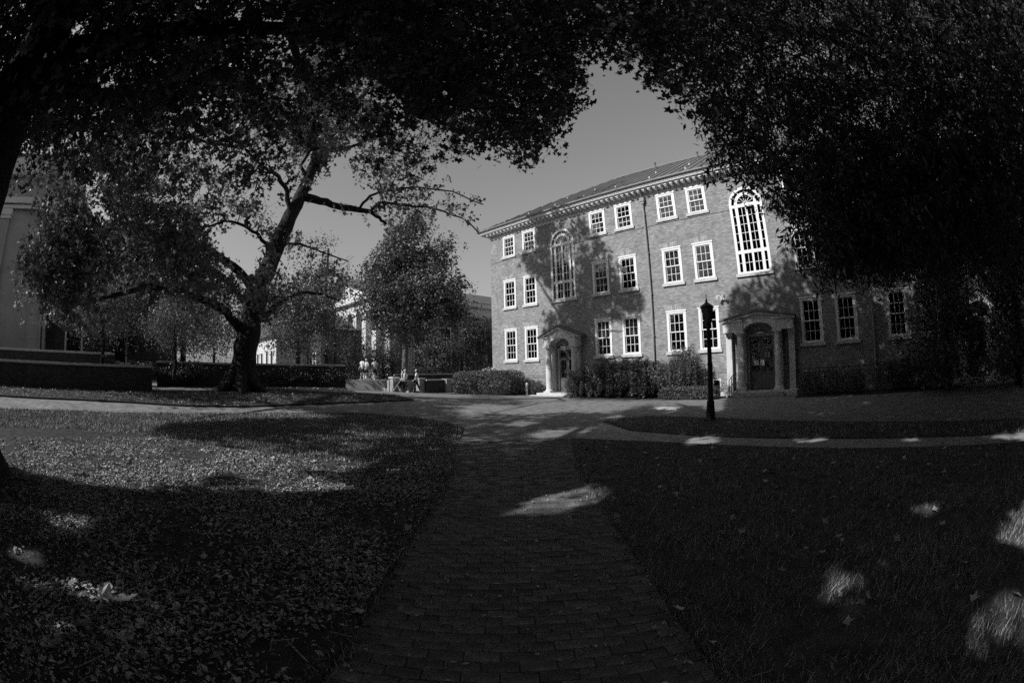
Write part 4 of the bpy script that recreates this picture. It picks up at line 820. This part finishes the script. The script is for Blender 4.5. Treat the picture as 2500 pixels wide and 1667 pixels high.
TA = np.array([-6.5, 1.5]); TB = np.array([11.9, 3.3])
SF = np.vstack([shade_fill(*a) for a in (([(1320,1012),(2352,1022),(2352,1568),(800,1568),(1000,1130)], 620), ([(0,1112),(960,1200),(880,1568),(0,1568)], 330), ([(400,978),(800,968),(1060,988),(1010,1100),(870,1060),(560,1035),(350,1000)], 120), ([(1500,945),(2352,940),(2352,1012),(1500,1000)], 160), ([(1690,690),(1780,645),(1870,560),(1900,420),(2345,300),(2345,920),(1700,920)], 700))])
SFo = np.hypot(SF[:, 0]+10, SF[:, 1]-19) < 6.; SFb = ~SFo & (np.hypot(SF[:, 0]-TB[0], SF[:, 1]-TB[1]) < 10.5); SFa = ~SFo & ~SFb; print('shade fill', SFo.sum(), SFb.sum(), SFa.sum())
def trunc(pts):
    q = project(np.array(pts)); k = 2
    while k < len(pts) and not inpoly(q[k:k+1], CLEAR)[0]: k += 1
    return pts[:k]
# ---- the big oak
ob = gp(553, 898); oak = tree('oak_tree', ob, 'big oak with leaning dark trunk and wide limbs left of centre')
def skl(pts, dists): return [at(x, y, d) for (x, y), d in zip(pts, dists)]
D0 = float(np.hypot(ob[0], ob[1]))
trunk = [ob-np.array([0, 0, .2])]+skl([(557,850),(562,800),(575,740),(592,670),(622,600),(656,520),(690,450),(725,370),(770,300),(810,250),(845,205)], [D0+x for x in (0,0,0,0,.2,.4,.7,1.,1.4,1.8,2.2)])
limbs = [
 ([(695,452),(735,462),(775,474),(820,482),(850,486),(872,500),(888,516)], [.7,.8,.9,1,1.,1.1,1.2], .23), ([(850,486),(870,465),(930,470),(1000,480),(1060,500),(1100,535)], [1.,.6,.3,.2,0,0], .09), ([(825,480),(850,450),(880,440),(960,430),(1040,440),(1110,470)], [1.,.8,.6,.6,.4,.2], .08),
 ([(590,672),(560,635),(525,605),(490,578),(440,556),(390,545),(330,560),(270,575)], [0,-.3,-.7,-1.2,-1.7,-2.4,-3.2,-4.], .24), ([(565,700),(540,668),(505,632),(470,600),(430,585),(390,590)], [0,-.3,-.6,-.8,-1.2,-1.6], .17),
 ([(550,755),(520,715),(470,690),(420,672),(340,657),(250,680),(170,700)], [0,-.6,-1.3,-2,-3,-4.2,-5.2], .24), ([(622,600),(612,560),(590,535),(560,518),(515,508),(470,522),(430,535)], [.2,0,-.2,-.3,-.5,-.8,-1.], .12),
 ([(665,500),(660,440),(640,405),(600,380),(560,340),(500,300)], [.4,.2,-.2,-.7,-1.2,-2.], .15), ([(705,420),(690,380),(720,330),(740,270),(730,200)], [.8,.4,0,-.4,-.8], .12), ([(740,350),(800,340),(880,310),(960,280)], [1.1,1.,.8,.4], .12), ([(770,300),(840,290),(920,240),(1000,200)], [1.4,1.2,.8,.4], .11),
 ([(600,735),(640,695),(690,672),(740,675),(780,690)], [.2,.5,1.,1.5,2.], .15), ([(640,560),(690,560),(740,580),(800,600)], [.3,.8,1.3,1.8], .08), ([(430,556),(380,500),(320,460),(250,430)], [-1.7,-2.2,-3.,-4.], .12), ([(560,340),(480,330),(400,300),(300,280)], [-1.2,-1.8,-2.6,-3.5], .1)]
tm = MB(); nodes = []; nr = []
def dens(pts, rad, n=3):
    P = [pts[0]]; Q = [rad[0]]
    for a, b_, ra, rb in zip(pts, pts[1:], rad, rad[1:]):
        for k in range(1, n+1): P.append(a+(b_-a)*k/n+(rng.normal(size=3)*.03 if k < n else 0)); Q.append(ra+(rb-ra)*k/n)
    return P, Q
P_, Q_ = dens(trunk, [.86,.64,.58,.55,.51,.45,.40,.34,.28,.23,.19,.14]); tm.tube(P_, Q_, 14, .16); nodes += P_[6:]; nr += Q_[6:]
for a in np.linspace(0, 6.28, 8)[:-1]:
    o_ = np.array([math.cos(a), math.sin(a), 0]); tm.tube([ob+np.array([0,0,1.0])+o_*.35, ob+np.array([0,0,.45])+o_*.62, ob+np.array([0,0,.12])+o_*1.0, ob+o_*1.6-np.array([0,0,.15])], [.28,.3,.22,.08], 8, .15)
for pts, dd, r in limbs:
    P_, Q_ = dens(skl(pts, [D0+x for x in dd]), list(np.linspace(r, max(.03, r*.28), len(pts)))); tm.tube(P_, Q_, 8, .15); nodes += P_; nr += Q_
for pts, r in [([(-10.0,19.55,12.4),(-10.4,19.9,14.6),(-11.0,20.4,17.4),(-11.3,20.7,19.5)], .36), ([(-10.1,19.6,13.5),(-10.1,19.6,16.1),(-9.97,19.45,19.3)], .15), ([(-10.4,19.9,14.6),(-11.2,20.7,16.2),(-12.,21.4,17.8),(-13.2,22.5,20.2)], .16), ([(-10.4,19.7,13.),(-9.6,21.,15.5),(-9.2,22.,18.)], .2)]:
    P_, Q_ = dens([np.array(p) for p in pts], list(np.linspace(r, .06, len(pts)))); tm.tube(P_, Q_, 8, .15); nodes += P_; nr += Q_
PA3 = [(100,400),(240,220),(560,180),(1000,120),(1000,330),(860,400),(740,330),(620,420),(420,440),(300,430)]
PC = [(-40,430),(150,300),(250,180),(420,60),(700,0),(1000,0),(1100,180),(1100,330),(1120,560),(900,560),(860,640),(640,720),(520,780),(0,830)]
B = np.vstack([imgsample(1050, PC, D0-4, D0+6, 4.2, 26), imgsample(900, PC, D0-8, D0+12, 4.5, 30), imgsample(260, PA3, 12.5, 17., 5., 18), imgsample(190, [(0,640),(60,560),(200,520),(210,780),(100,800),(0,800)], 14.5, 17., 2.2, 9), imgsample(330, [(-40,470),(300,400),(520,520),(460,690),(260,720),(180,800),(-40,820)], 15., 18.8, 3., 14), ell(420, (-11,19,16), (8.5,8,8)), ell(230, (-10.8,20.8,18.), (4,4,5))])
B = np.vstack([B[carve(B, 10)], SF[SFo]]); branch_out(tm, nodes, nr, B[rng.permutation(len(B))[:640]], .05, twigs=4)
L = clumps(B, 4, .62, 15, .14, vc(14), lc(6)); 
DK = [[(1185,600),(1245,560),(1290,650),(1262,662)], [(1235,505),(1265,500),(1262,560),(1240,560)], [(1325,490),(1345,520),(1400,570),(1410,650),(1370,660),(1335,600)], [(1375,640),(1465,665),(1475,735),(1400,735)], [(1258,690),(1335,700),(1335,800),(1250,760)], [(1335,600),(1375,640),(1372,760),(1345,790)], [(1370,820),(1450,830),(1540,850),(1540,890),(1370,890)], [(1330,790),(1370,790),(1370,860),(1335,860)]]
ds = []
for d_ in DK:
    A_ = np.array(d_, float); q_ = rng.uniform(A_.min(0), A_.max(0), (160, 2)); q_ = q_[inpoly(q_, A_)][:34]; P_d = surf(q_)+SUN[None]*rng.uniform(19.6, 22.2, (len(q_), 1)); qv = project(P_d); okd = ~inpoly(qv, CLEAR)
    for h_ in HOLES[:17]: okd &= ~inpoly(qv, h_)
    ds.append(P_d[okd])
ds = np.vstack(ds); C_ = (ds[:, None]+rng.normal(size=(len(ds), 2, 3))*.16).reshape(-1, 3); Ld = (C_[:, None]+rng.normal(size=(len(C_), 24, 3))*.13).reshape(-1, 3); branch_out(tm, nodes, nr, ds, .035)
L = np.vstack([L, Ld]); print('oak leaves', len(L), len(Ld))
o = tm.build('trunk', M_bark, oak, smooth=True); o.location = tuple(-np.array(ob))
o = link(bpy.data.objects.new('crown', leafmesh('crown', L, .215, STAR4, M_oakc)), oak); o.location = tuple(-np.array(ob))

# ---- near tree at the left edge, its crown overhead
ab = np.array([-7.8, 1.74, 0]); ab[2] = rise(ab[0], ab[1]); na = tree('shade_tree', ab, 'huge near tree at the left edge whose dark canopy hangs overhead')
tm = MB(); tr = [ab+np.array(p) for p in ((0,0,-.2),(0,0,.6),(0,0,1.8),(.0,.02,3.6),(-.02,.05,5.6),(-.05,.0,7.8),(0,-.1,10),(.1,-.2,13))]
P_, Q_ = dens(tr, [1.15,.82,.70,.66,.62,.5,.36,.18]); tm.tube(P_, Q_, 16, .12); nodes = P_[9:]; nr = Q_[9:]
for pts, r in [([(0,0,6.4),(1.5,2,7.6),(3.2,4.5,8.9),(4.6,7.2,10.2),(5.6,9.8,11.2)], .26), ([(0,0,7),(2.2,.6,8.8),(4.6,1.8,10.3),(7,3.6,11.6),(9.2,6.6,12.4)], .24), ([(0,0,5.8),(-.6,2.5,7.2),(-1,5.,8.6),(-1.4,7.2,9.8)], .22), ([(0,0,6.6),(-2.4,-.6,8),(-5,-1.2,9.6)], .2), ([(0,0,8.8),(.6,-2.6,10.4),(1.2,-5,11.8)], .22), ([(0,0,8),(2.5,-1.6,10),(5,-3,11.4)], .2), ([(3.2,4.5,8.9),(2.,7.4,10.),(1.2,9.8,11.)], .14)]:
    pts = trunc([ab+np.array(p) for p in pts]); P_, Q_ = dens(pts, list(np.linspace(r, .05, len(pts)))); tm.tube(P_, Q_, 8, .12); nodes += P_; nr += Q_
PA1 = [(-60,-40),(1000,-40),(1000,130),(760,190),(560,180),(420,250),(300,260),(200,300),(110,330),(60,330),(-60,440)]
PA2 = [(820,-40),(1600,-40),(1590,210),(1500,230),(1370,260),(1300,420),(1180,430),(1060,400),(960,330),(860,220)]
B = np.vstack([imgsample(520, PA1, 8, 16, 5.2, 18), imgsample(560, PA2, 9.5, 17, 6.5, 16), imgsample(110, PA3, 10, 17, 6., 16)])
B2 = np.vstack([ell(800, ab+np.array([1.9,.0,11.2]), (9.,8.2,5.2)), ell(400, ab+np.array([4.4,-3.8,10]), (7.5,5,4)), ell(100, ab+np.array([-.5,4.5,9]), (3,4,2.6)), ell(300, (-3,10.5,16), (5.5,4.5,3.)), ell(420, ab+np.array([-2.6,-5.3,9]), (6.5,6,4.5)), ell(420, (-8.5,-3.,9.), (6,5,3.8))])
def offframe(P):
    q = project(P); f = (P-np.array([0, 0, EYE]))@fwd; return ~((q[:, 0] > -30) & (q[:, 0] < 2382) & (q[:, 1] > -30) & (q[:, 1] < 1598) & (f > 0))
B = B[carve(B, 10)]; branch_out(tm, nodes, nr, B[rng.permutation(len(B))[:520]], .05, twigs=4)
L = clumps(B, 4, .55, 14, .15, vc(14), lc(6)); L = L[L[:, 2] > 3.6]; print('shade leaves', len(L))
B2 = np.vstack([B2, SF[SFa]]); L2 = clumps(B2, 4, .6, 7, .22, vc(10), vc(4)); L2 = L2[L2[:, 2] > 4.]; ofr = offframe(L2); inr = L2[~ofr]; qq = project(inr); inr = inr[inpoly(qq, PA1) | inpoly(qq, PA2)]; L = np.vstack([L, inr]); L2 = L2[ofr]; print('off', len(L), len(L2))
o = link(bpy.data.objects.new('crown', leafmesh('crown', L2, .34, OVAL, M_oak)), na); o.location = tuple(-ab)
o = tm.build('trunk', M_bark, na, smooth=True); o.location = tuple(-ab)
o = link(bpy.data.objects.new('crown', leafmesh('crown', L, .185, STAR, M_oak)), na); o.location = tuple(-ab)

# ---- fine-leaved tree on the right
wb = np.array([11.9, 3.3, 0.]); wt = tree('willow_oak_tree', wb, 'fine-leaved dark tree on the right hanging over the brick building')
tm = MB(); tr = [wb+np.array(p) for p in ((0,0,-.2),(0,0,.5),(0,.05,2),(-.1,.1,4),(-.1,.1,6.5),(-.2,.2,9.5),(-.3,.3,13),(-.3,.4,16))]
P_, Q_ = dens(tr, [.5,.34,.3,.28,.25,.2,.13,.06]); tm.tube(P_, Q_, 12, .12); nodes = P_[9:]; nr = Q_[9:]
for pts, r in [([(0,0,5),(-2.2,2.2,6.4),(-4.6,4.4,7.4),(-6.8,6.6,8.2)], .18), ([(0,0,6),(-2.8,1.6,8),(-5.4,3.,9.6),(-7.,4.2,10.4)], .18), ([(0,0,7),(-3,.4,9),(-6,1.,11),(-8.6,2.2,12.4)], .17), ([(0,0,5.4),(-1.4,3,6.2),(-2.6,6.2,7),(-3.8,9,8)], .15), ([(0,0,5.5),(1,-1.8,7.4),(2,-3.6,9)], .15), ([(0,0,6.5),(1.8,1.6,8.6),(3.2,3.2,10)], .14), ([(0,0,7.5),(-1.4,-1.8,9.6),(-2.6,-3.6,11)], .14), ([(0,0,5.2),(-.6,2.6,6.2),(-1.2,5.,7.)], .14)]:
    pts = trunc([wb+np.array(p) for p in pts]); P_, Q_ = dens(pts, list(np.linspace(r, .035, len(pts)))); tm.tube(P_, Q_, 7, .12); nodes += P_; nr += Q_
PB = [(1520,-40),(2420,-40),(2420,650),(2000,650),(1840,600),(1840,520),(1640,450),(1610,370),(1690,350),(1590,290),(1515,230),(1575,200),(1560,120)]
B = np.vstack([imgsample(1150, PB, 8.5, 16, 3.4, 18), imgsample(300, [(1840,380),(2300,330),(2300,650),(1900,640)], 9, 14, 3.4, 12), ell(260, wb+np.array([0,.3,10]), (6.5,6.,6)), ell(160, (7,8.5,15.), (5,4.5,3.5)), ell(100, wb+np.array([2,-2,13]), (6,5,4)), np.array([F(*p) for p in zip(rng.normal(19.5, 3.2, 420), rng.uniform(2.2, 9, 420), rng.uniform(5.5, 14.5, 420))])])
B = np.vstack([B[carve(B, 8)], SF[SFb]]); branch_out(tm, nodes, nr, B[rng.permutation(len(B))[:520]], .035, twigs=3)
L = clumps(B, 4, .55, 24, .12, vc(24), lc(9)); print('willow leaves', len(L))
o = tm.build('trunk', M_bark, wt, smooth=True); o.location = tuple(-np.array(wb))
o = link(bpy.data.objects.new('crown', leafmesh('crown', L, .16, NARROW, M_fine, .8)), wt); o.location = tuple(-np.array(wb))

# ---- background trees: (name, base pixel column, distance, base z, crown ellipsoids rel. to base, trunk height, radius, leaf size, material, count)
HALLVIEW = [(768,700),(800,675),(852,640),(852,760),(838,790),(800,800),(785,860),(768,860)]
def bgtree(name, px, dist, zb, ells, th, tr_, ls, m, n, label, bark=M_bark, group='trees beyond the lawn', shape=OVAL, carve_sky=True):
    p = at(px, 850, dist); b0 = np.array([p[0], p[1], zb]); t = tree(name, b0, label, group); mb = MB()
    pts = [b0+np.array([0,0,-.3]), b0+np.array([.05,0,th*.3]), b0+np.array([-.05,.05,th*.65]), b0+np.array([.05,0,th])]
    P_, Q_ = dens(pts, [tr_*1.3, tr_, tr_*.8, tr_*.35]); mb.tube(P_, Q_, 9, .15)
    B = np.vstack([ell(max(20, int(n*w_)), b0+np.array(c), r) for c, r, w_ in ells]); 
    branch_out(mb, P_[3:], Q_[3:], B[:70], .05); L = clumps(B, 5, .42*max(1, ls/.18), 14, .24)
    if carve_sky: L = L[lightclear(L)]; L = L[~(inpoly(project(L), HALLVIEW) & (rng.random(len(L)) < np.where(project(L)[:, 1] < 690, .45, .68)))]
    o = mb.build('trunk', bark, t, smooth=True); o.location = tuple(-b0)
    o = link(bpy.data.objects.new('crown', leafmesh('crown', L, ls, shape, m)), t); o.location = tuple(-b0)
bgtree('maple_tree', 931, 39.5, .6, [((0,0,6.2),(3.9,3.2,2.2),.24), ((.3,0,9.2),(3.9,3.4,2.5),.24), ((-.2,0,12.6),(2.3,2.2,2.4),.12), ((-3.4,0,7.4),(1.9,1.9,1.6),.09), ((3.7,-.5,8.2),(1.9,1.9,1.7),.09), ((2.6,0,11.4),(1.7,1.7,1.4),.07), ((-2.4,0,10.8),(1.7,1.7,1.4),.07), ((.6,0,14.6),(1.4,1.4,1.5),.05), ((4.6,0,6.),(1.3,1.3,1.1),.03)], 14, .24, .27, M_mid, 560, 'mid-sized leafy tree with pale trunk standing before the columned hall', M_bark2)
bgtree('broadleaf_tree', 683, 30, .8, [((0,0,3.6),(3.2,2.6,1.8),.5), ((.5,0,5.2),(2.5,2.2,1.5),.5)], 5, .16, .17, M_mid, 190, 'low rounded tree directly right of the oak trunk')
bgtree('broadleaf_tree', 745, 36, .8, [((0,0,6.5),(3.2,3,3.2),.5), ((-.5,0,10),(2.6,2.4,2.2),.3), ((1,0,3.4),(2.4,2.,1.8),.2)], 11, .22, .19, M_oak, 230, 'taller dark tree between the oak and the columned hall')
bgtree('dogwood_tree', 235, 21.5, 1.7, [((0,0,2.5),(2.2,1.6,1.15),1.)], 2.6, .09, .12, M_pale, 150, 'small pale-leaved tree behind the wall, nearer the left edge')
bgtree('dogwood_tree', 400, 22.5, 1.6, [((0,0,2.6),(2.1,1.7,1.35),1.)], 2.6, .09, .12, M_pale, 170, 'small pale-leaved tree behind the wall, just left of the oak')
bgtree('dogwood_tree', 490, 25, 1.5, [((0,0,2.2),(1.3,1.3,1.2),1.)], 2.3, .08, .12, M_pale, 80, 'narrow pale-leaved tree partly hidden behind the oak trunk')
bgtree('holly_tree', 815, 43, .8, [((0,0,2.2),(1.9,1.8,2.2),.6), ((0,0,4.4),(1.1,1.1,1.5),.4)], 5, .12, .16, M_hedge, 150, 'dark conical evergreen before the hall pillars')
bgtree('holly_tree', 768, 41, .8, [((0,0,2.8),(1.1,1.1,2.8),.6), ((0,0,6.),(.8,.8,2.),.4)], 7, .1, .16, M_oak, 110, 'slim dark evergreen left of the hall pillars')
bgtree('yard_tree', 1060, 46, .6, [((0,0,2.8),(4.6,2.,2.2),.6), ((2,0,5.),(2.6,2.,1.8),.4)], 5, .14, .2, M_hedge, 190, 'dark shrubby tree filling the gap left of the brick building')
bgtree('yard_tree', 1095, 78, .4, [((0,0,9),(7,4,5),1.)], 12, .3, .3, M_mid, 150, 'far tree rising over the hall roof beside the brick building')
def evergreen(u, e, h, r, label):
    b0 = F(u, e, 0.); t = tree('magnolia_tree', b0, label, 'dark evergreens before the right wing'); mb = MB(); P_, Q_ = dens([b0+np.array([0,0,-.2]), b0+np.array([.05,0,h*.4]), b0+np.array([0,.05,h*.92])], [.2,.13,.04]); mb.tube(P_, Q_, 8, .15)
    z = rng.random(420)**1.2; a = rng.uniform(0, 6.28, 420); rr = r*(1-z*.8)*np.sqrt(rng.random(420)); B = b0+np.column_stack([rr*np.cos(a), rr*np.sin(a), .5+z*(h-.6)])
    branch_out(mb, P_[1:], Q_[1:], B[:60], .03); L = clumps(B, 3, .3, 12, .16); L = L[L[:, 2] > .1]; o = mb.build('trunk', M_bark, t, smooth=True); o.location = tuple(-b0)
    o = link(bpy.data.objects.new('crown', leafmesh('crown', L, .17, OVAL, M_hedge)), t); o.location = tuple(-b0)
evergreen(22.3, 3.6, 8.5, 2.3, 'dark evergreen hiding the last entrance at the far right')
evergreen(26.2, 4.2, 8., 2.2, 'dark evergreen nearest the right edge before the brick building')
bgtree('yard_tree', 1000, 47, .6, [((0,0,2.6),(3.,2.,2.2),1.)], 3, .12, .18, M_hedge, 130, 'dark bushy tree behind the walkers')
bgtree('yard_tree', 880, 45, .6, [((0,0,2.4),(2.2,2.,2.2),1.)], 3, .12, .18, M_hedge, 110, 'dark bushy tree behind the lone terrace walker')
bgtree('yard_tree', 620, 70, .4, [((0,0,9),(9,5,7),1.)], 10, .4, .32, M_mid, 260, 'far tall tree seen through the oak limbs')
bgtree('yard_tree', 420, 44, 1., [((0,0,7),(6,4,5),1.)], 8, .3, .26, M_mid, 240, 'far broad tree behind the small pale trees')
bgtree('yard_tree', 250, 40, 1., [((0,0,7),(5,4,5),1.)], 8, .3, .26, M_oak, 220, 'far dark tree behind the small tree nearer the left edge')

# ---- hedges and shrubs
def shrub(name, c, r, n, ls, m, label, group, boxy=False, rz=PSI, cat='shrub', shape=OVAL):
    """leaves on and inside a rounded body, stems at the base"""
    root = empty(name, tuple(c), rz, label, cat, group); r = np.array(r, float)
    p = rng.normal(size=(n, 3)); p /= np.linalg.norm(p, axis=1)[:, None]
    if boxy:
        p = rng.uniform(-1, 1, (n, 3)); ax = rng.integers(0, 3, n); p[np.arange(n), ax] = np.sign(p[np.arange(n), ax]); w6 = (np.abs(p)**5).sum(1)**.2; p = p/np.maximum(1, w6)[:, None]
    bump = 1+(.05 if boxy else .22)*np.sin(p[:, :1]*5+c[0])*np.cos(p[:, 1:2]*6+p[:, 2:3]*4)+(0 if boxy else .16)*np.sin(p[:, :1]*13+p[:, 1:2]*9+c[1]); p = p*bump*(rng.random((n, 1))**.3)
    p = p*r+np.array([0, 0, r[2]*.98]); p = p[p[:, 2] > .02]+rng.normal(size=(len(p[p[:, 2] > .02]), 3))*.02
    link(bpy.data.objects.new('foliage', leafmesh('foliage', p, ls, shape, m, -.2)), root)
    for k in range(6):
        a = rng.uniform(-.7, .7, 2)*r[:2]; MB().tube([(a[0]*.6, a[1]*.6, -.05), (a[0]*.8, a[1]*.8, r[2]*.7), (a[0], a[1], r[2]*1.5)], [.03, .02, .008], 5).build('stem', M_bark, root)
    return root
h0 = F(-5.75, 1.6, .06); shrub('clipped_hedge', h0, (2.95, 1.25, .86), 40000, .095, M_hedge, 'long clipped hedge before the left end of the brick building', 'shrubs along the brick building', True, cat='hedge')
shrub('round_shrub', F(-2.1, .55, .04), (.55, .45, .5), 3000, .07, M_hedge, 'small dark round shrub beside the pale bollard', 'shrubs along the brick building')
fs = shrub('flowering_shrub', F(-6.9, .2, .1), (1.2, .7, .95), 6000, .1, M_mid, 'flowering shrub behind the hedge at the building corner', 'shrubs along the brick building')
p = rng.normal(size=(260, 3)); p /= np.linalg.norm(p, axis=1)[:, None]; p[:, 2] = np.abs(p[:, 2]); tag(link(bpy.data.objects.new('flower', leafmesh('flower', p*np.array([1.2, .7, .95])+np.array([0, 0, .95]), .12, STAR, M_flower)), fs), kind='stuff')
G = 'shrubs along the brick building'
shrub('leafy_shrub', F(2.55, 1.55, .04), (1.25, 1.05, .85), 15000, .11, M_mid, 'loose leafy shrub right of the left portico', G)
shrub('leafy_shrub', F(4.3, 1.6, .04), (1.4, 1.1, 1.02), 18000, .11, M_mid, 'loose leafy shrub under the first-floor window pair by the drainpipe', G)
shrub('leafy_shrub', F(6.3, 1.65, .04), (1.35, 1.1, 1.0), 17000, .11, M_mid, 'loose leafy shrub at the foot of the drainpipe', G)
shrub('leafy_shrub', F(7.7, 1.5, .04), (.9, .95, .85), 10000, .09, M_mid, 'fine-leaved shrub left of the round clipped bush', G)
shrub('round_bush', F(8.75, 1.45, .04), (.98, .98, 1.26), 24000, .07, M_hedge, 'tall round clipped bush left of the lamp post', G)
shrub('low_hedge', F(9.35, 2.5, .04), (1.55, .5, .30), 12000, .07, M_hedge, 'low dark hedge at the foot of the basement window', G, True, cat='hedge')
shrub('low_hedge', F(16.6, 1.7, .04), (1.7, .8, .55), 11000, .08, M_hedge, 'dark low hedge right of the right-hand portico', G, True, cat='hedge')
shrub('leafy_shrub', F(20.6, 1.6, .04), (2., 1., .7), 10000, .1, M_hedge, 'dark shrub in deep shade under the far right windows', G)
G2 = 'shrubs behind the brick walls'
for px, off, r_, lab in [(255, 4.6, (1.4,.9,.45), 'rounded dark shrub on the upper terrace left'), (330, 3.2, (1.3,.8,.42), 'rounded dark shrub above the wall between the pale trees'), (430, 3., (1.5,.8,.45), 'rounded dark shrub above the wall left of the oak'), (640, 3.4, (2.6,1.,.55), 'dark hedge mound behind the wall right of the oak'), (740, 3.4, (2.2,1.,.5), 'dark hedge mound behind the wall left of the terrace')]:
    q, _ = on_line(px, off); shrub('mounded_shrub', (q[0], q[1], 1.25 if px < 500 else 1.0), r_, 6000, .1, M_hedge, lab, G2, rz=math.atan2(WD[1], WD[0]))

# ---- trees added out of view, behind and beside the viewpoint, to cut skylight
for (x, y), h, r, lab in [((9., -10.), 17, 7., 'added sky-blocking tree on the lawn behind and right of the viewpoint'), ((-3., -17.), 19, 7.5, 'added sky-blocking tree on the lawn straight behind the viewpoint'), ((24., -5.), 18, 7., 'added sky-blocking tree far right beyond the cross walk'), ((18.4, 1.2), 16, 6.5, 'added sky-blocking tree just outside the right edge before the building end'), ((20., -18.), 18, 7.5, 'added sky-blocking tree far behind and right of the viewpoint'), ((-20., -17.), 17, 7., 'added sky-blocking tree far behind and left of the viewpoint'), ((40., -14.), 18, 8., 'added sky-blocking tree at the far right end of the quad')]:
    b0 = np.array([x, y, float(rise(x, y))]); t = tree('sky_block_tree', b0, lab, 'trees added around the quad to cut skylight'); mb = MB()
    P_, Q_ = dens([b0+np.array([0,0,-.3]), b0+np.array([.1,0,h*.3]), b0+np.array([0,.2,h*.6]), b0+np.array([.1,.1,h*.9])], [.6,.42,.3,.1]); mb.tube(P_, Q_, 9, .15)
    B = ell(240, b0+np.array([0, 0, h*.58]), (r, r, h*.42)); branch_out(mb, P_[3:], Q_[3:], B[:50], .07)
    L = clumps(B, 5, .8, 7, .4, vc(10), vc(6)); o = mb.build('trunk', M_bark, t, smooth=True); o.location = tuple(-b0)
    o = link(bpy.data.objects.new('crown', leafmesh('crown', L, .5, OVAL, M_oak)), t); o.location = tuple(-b0)

# ---- unseen foliage ring added behind the viewpoint, blocks low sky (one mass)
n = 40000; a = rng.uniform(R(98), R(262), n); rad = rng.uniform(46, 64, n); zt = 17+4*np.sin(a*9)+2.5*np.sin(a*23); z = rng.random(n)**.8*zt
P = np.column_stack([rad*np.sin(a), rad*np.cos(a), z+.4]); P = P[rng.random(n) < .9]; P = P[carve(P)]
tag(link(bpy.data.objects.new('tree_belt', leafmesh("tree_belt", P, 1.15, STAR4, M_oak))), 'unseen belt of trees added behind the viewpoint to block low sky', 'trees', kind='stuff')
